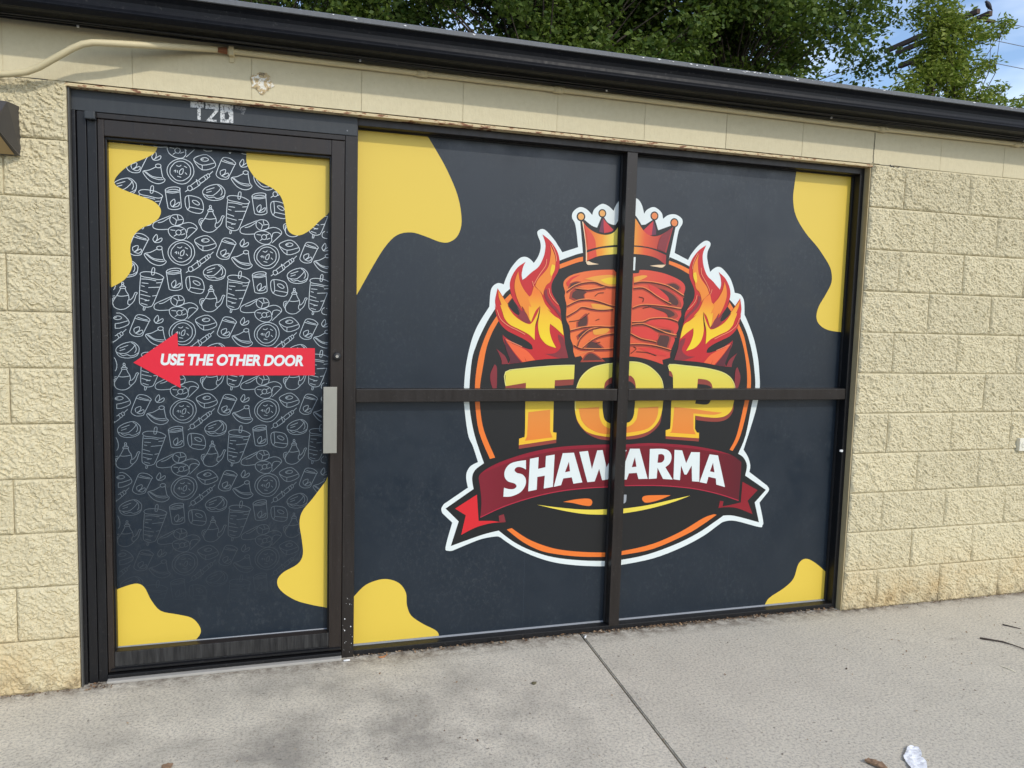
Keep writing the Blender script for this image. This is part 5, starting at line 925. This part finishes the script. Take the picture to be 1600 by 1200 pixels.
# ------------------------------------------------------------------ trees behind the building
def tree(name, label, base, height, rad, crown_z, clumps, leaves, size, mat, seed, trunk_r=.24, narrow=.62, extra=()):
    rng = np.random.default_rng(seed); root = thing(name, label, 'tree', group='trees behind the shop'); root.location = (0, 0, 0)
    bx, by = base; q = MB(); rr = random.Random(seed)
    # trunk and limbs
    top = Vector((bx+.3, by, height*.8)); tr = [Vector((bx, by, -.16)).lerp(top, t)+Vector((math.sin(t*5+seed)*.15, math.cos(t*4)*.1, 0)) for t in [i/9 for i in range(10)]]
    q.tube(tr, [trunk_r*(1-.85*i/9) for i in range(10)], 'bark', 10)
    cs = []
    for i in range(clumps):
        while True:
            u = rng.normal(size=3); u /= np.linalg.norm(u); r_ = rng.random()**.45
            c = np.array([bx+u[0]*rad[0]*r_, by+u[1]*rad[1]*r_, crown_z+u[2]*rad[2]*r_])
            if c[2] > 2.6: break
        cs.append((c, rng.uniform(.45, .95)))
    for e in extra: cs.append((np.array(e[:3]), e[3]))
    for c, r_ in cs:
        t = min(.95, max(.2, (c[2]-1.6)/(height*.85))); s0 = tr[int(t*9)]; e = Vector(c)
        mid = s0.lerp(e, .55)+Vector((rr.uniform(-.3, .3), rr.uniform(-.3, .3), rr.uniform(-.1, .45)))
        w = trunk_r*.13; q.tube([s0, s0.lerp(mid, .5)+Vector((0, 0, .1)), mid, mid.lerp(e, .6), e], [w, w*.75, w*.5, w*.3, w*.12], 'bark', 6, caps=False)
        for k_ in range(4):
            d = Vector(rng.normal(size=3)); d.normalize(); f = e+d*r_*.9; q.tube([mid.lerp(e, .7), e.lerp(f, .5)+Vector((0, 0, .05)), f], [w*.2, w*.12, w*.05], 'bark', 4, caps=False)
    q.build('trunk', root, True)
    # leaves: small folded blades in loose sprays around every limb end
    per = leaves//len(cs); V = []
    for c, r_ in cs:
        n = int(per*(r_/.7)**2); spn = max(3, n//14)
        sp = rng.normal(size=(spn, 3)); sp /= np.linalg.norm(sp, axis=1)[:, None]; sp *= (rng.random((spn, 1))**.4)*r_; sp[:, 2] *= .75
        pk = rng.integers(0, spn, n); P = c+sp[pk]+rng.normal(size=(n, 3))*np.array([.12, .12, .08])*min(1, r_/.45+.25)
        V.append(P)
    P = np.concatenate(V); n = len(P)
    d = rng.normal(size=(n, 3)); d[:, 2] = d[:, 2]*.5-.35; d /= np.linalg.norm(d, axis=1)[:, None]
    s = rng.normal(size=(n, 3)); s -= (s*d).sum(1)[:, None]*d; s /= np.linalg.norm(s, axis=1)[:, None]; nn = np.cross(d, s)
    L = (size*rng.uniform(.6, 1.25, n))[:, None]; W = L*narrow*.5
    q0 = P; q1 = P+d*L*.45+s*W+nn*L*.08; q2 = P+d*L; q3 = P+d*L*.45-s*W+nn*L*.08
    co = np.stack([q0, q1, q2, q3], 1).reshape(-1, 3).astype(np.float32)
    me = bpy.data.meshes.new('crown'); me.vertices.add(4*n); me.vertices.foreach_set('co', co.ravel())
    me.loops.add(4*n); me.loops.foreach_set('vertex_index', np.arange(4*n, dtype=np.int32)); me.polygons.add(n)
    me.polygons.foreach_set('loop_start', np.arange(0, 4*n, 4, dtype=np.int32)); me.polygons.foreach_set('loop_total', np.full(n, 4, dtype=np.int32))
    me.materials.append(MAT[mat]); me.update(); me.validate(); o = bpy.data.objects.new('crown', me); COL.objects.link(o); o.parent = root
    return root
tree('maple_tree', 'dense dark green tree behind the gutter at picture centre', (2.6, 13.5), 13.5, (5.2, 3.0, 4.2), 8.6, 170, 80000, .135, 'maple_leaf', 3, .30)
tree('maple_tree', 'broad dark green tree between the centre tree and the pale right tree', (7.6, 13.8), 13.0, (4.3, 2.8, 3.8), 8.9, 140, 58000, .135, 'maple_leaf', 7, .26)
tree('maple_tree', 'dark green tree showing as a fringe of leaves at top left over the gutter', (-3.2, 14.5), 12.5, (3.4, 2.6, 3.6), 8.9, 90, 32000, .135, 'maple_leaf', 13, .24)
ash = [(11.75, 12, 8.85, .42), (12.0, 12, 9.25, .45), (12.3, 12, 8.75, .50), (12.2, 12, 8.25, .45), (12.6, 12, 8.35, .42), (12.2, 12, 7.75, .50), (12.55, 12, 7.9, .45), (12.0, 12, 7.35, .5), (12.5, 12, 7.3, .5), (12.9, 12, 7.35, .42), (11.5, 12, 7.25, .35), (11.1, 12, 7.0, .4),
       (13.0, 11.9, 8.55, .33), (13.35, 11.9, 8.62, .30), (13.7, 11.9, 8.72, .27), (14.0, 11.9, 8.86, .24), (14.22, 11.9, 9.0, .17), (13.0, 12, 8.05, .33), (13.4, 12, 7.88, .27), (13.75, 12, 7.95, .2), (13.95, 12, 8.05, .13),
       (13.2, 12, 7.1, .38), (13.55, 12, 7.2, .25), (13.95, 12, 7.0, .36), (14.1, 12, 7.35, .24), (14.3, 12, 7.15, .2), (14.75, 12, 6.9, .35), (15.1, 12, 7.05, .3), (15.35, 12, 7.3, .27), (15.6, 12, 7.1, .3), (15.9, 12, 7.3, .3), (12.9, 12, 6.8, .5), (13.6, 12, 6.7, .45), (14.4, 12, 6.6, .5), (15.3, 12, 6.6, .5), (12.1, 12, 6.7, .5), (12.75, 12.1, 8.75, .40), (12.55, 12.1, 9.15, .34), (12.9, 12.1, 8.25, .36), (12.75, 12.1, 7.75, .42), (12.35, 12.1, 8.5, .45), (12.85, 12.2, 8.9, .3), (12.1, 12.2, 8.0, .45), (13.15, 12.1, 7.6, .36)]
tree('ash_tree', 'pale yellow green tree at right in front of the utility pole', (12.9, 12.1), 8.2, (1.5, .8, 1.0), 5.6, 14, 52000, .15, 'ash_leaf', 19, .14, .34, ash)

# ------------------------------------------------------------------ utility pole
pole = thing('utility_pole', 'brown timber utility pole with paired crossarms behind the pale tree', 'utility pole')
q = MB(); q.tube([(14.27, 14.25, -.16), (14.27, 14.25, 5), (14.27, 14.25, 9.75)], [.17, .15, .12], 'pole_wood', 12); q.build('post', pole, True)
for xx in (14.07, 14.47):
    q = MB(); q.box(xx-.055, xx+.055, 12.66, 15.78, 9.44, 9.56, 'pole_wood', .006); q.build('crossarm', pole)
q = MB(); q.box(14.47, 14.80, 12.80, 12.88, 9.36, 9.43, 'pole_wood', .006); q.build('arm_spacer', pole)
q = MB(); q.box(13.42, 13.54, 12.75, 14.55, 8.58, 8.70, 'pole_wood', .006); q.box(13.48, 14.3, 14.2, 14.3, 8.60, 8.68, 'pole_wood', .004); q.build('crossarm', pole)
for i, (x_, z_, dz) in enumerate(((15.42, 9.50, -.022), (14.75, 9.02, -.018), (14.55, 8.46, -.018))):
    P = [(x_+t*1.0, 13.0-t*.02, z_+dz*t*2.6+.004*t*t) for t in [j*1.5 for j in range(16)]]
    q = MB(); q.tube([(14.1, 13.1, z_+.04)]+P, .010, 'wire_grey', 5); q.build('wire', pole, True)
q = MB(); q.tube([(15.36, 13.0, 9.44), (15.36, 13.0, 9.56)], [.05, .03], 'white_bit', 10); q.build('insulator', pole, True)
# a bird on the arm end
bird = thing('bird', 'small dark bird perched on the end of the upper crossarm', 'bird')
q = MB(); a = Vector((14.47, 12.74, 9.56))
def prof_tube(pts, rads, mat, seg=10): q.tube([a+Vector(p) for p in pts], rads, mat, seg)
prof_tube([(.13, 0, .05), (.09, 0, .075), (.04, 0, .11), (-.01, 0, .16), (-.05, 0, .205), (-.075, 0, .225), (-.10, 0, .235), (-.115, 0, .232), (-.15, 0, .225)], [.012, .022, .048, .062, .055, .038, .036, .022, .003], 'bird_grey')
q.build('body', bird, True)
q = MB(); a2 = a
for s_ in (-1, 1): q.tube([a2+Vector((.0, s_*.02, .11)), a2+Vector((-.01, s_*.02, .0))], .006, 'bird_grey', 5)
q.build('legs', bird)
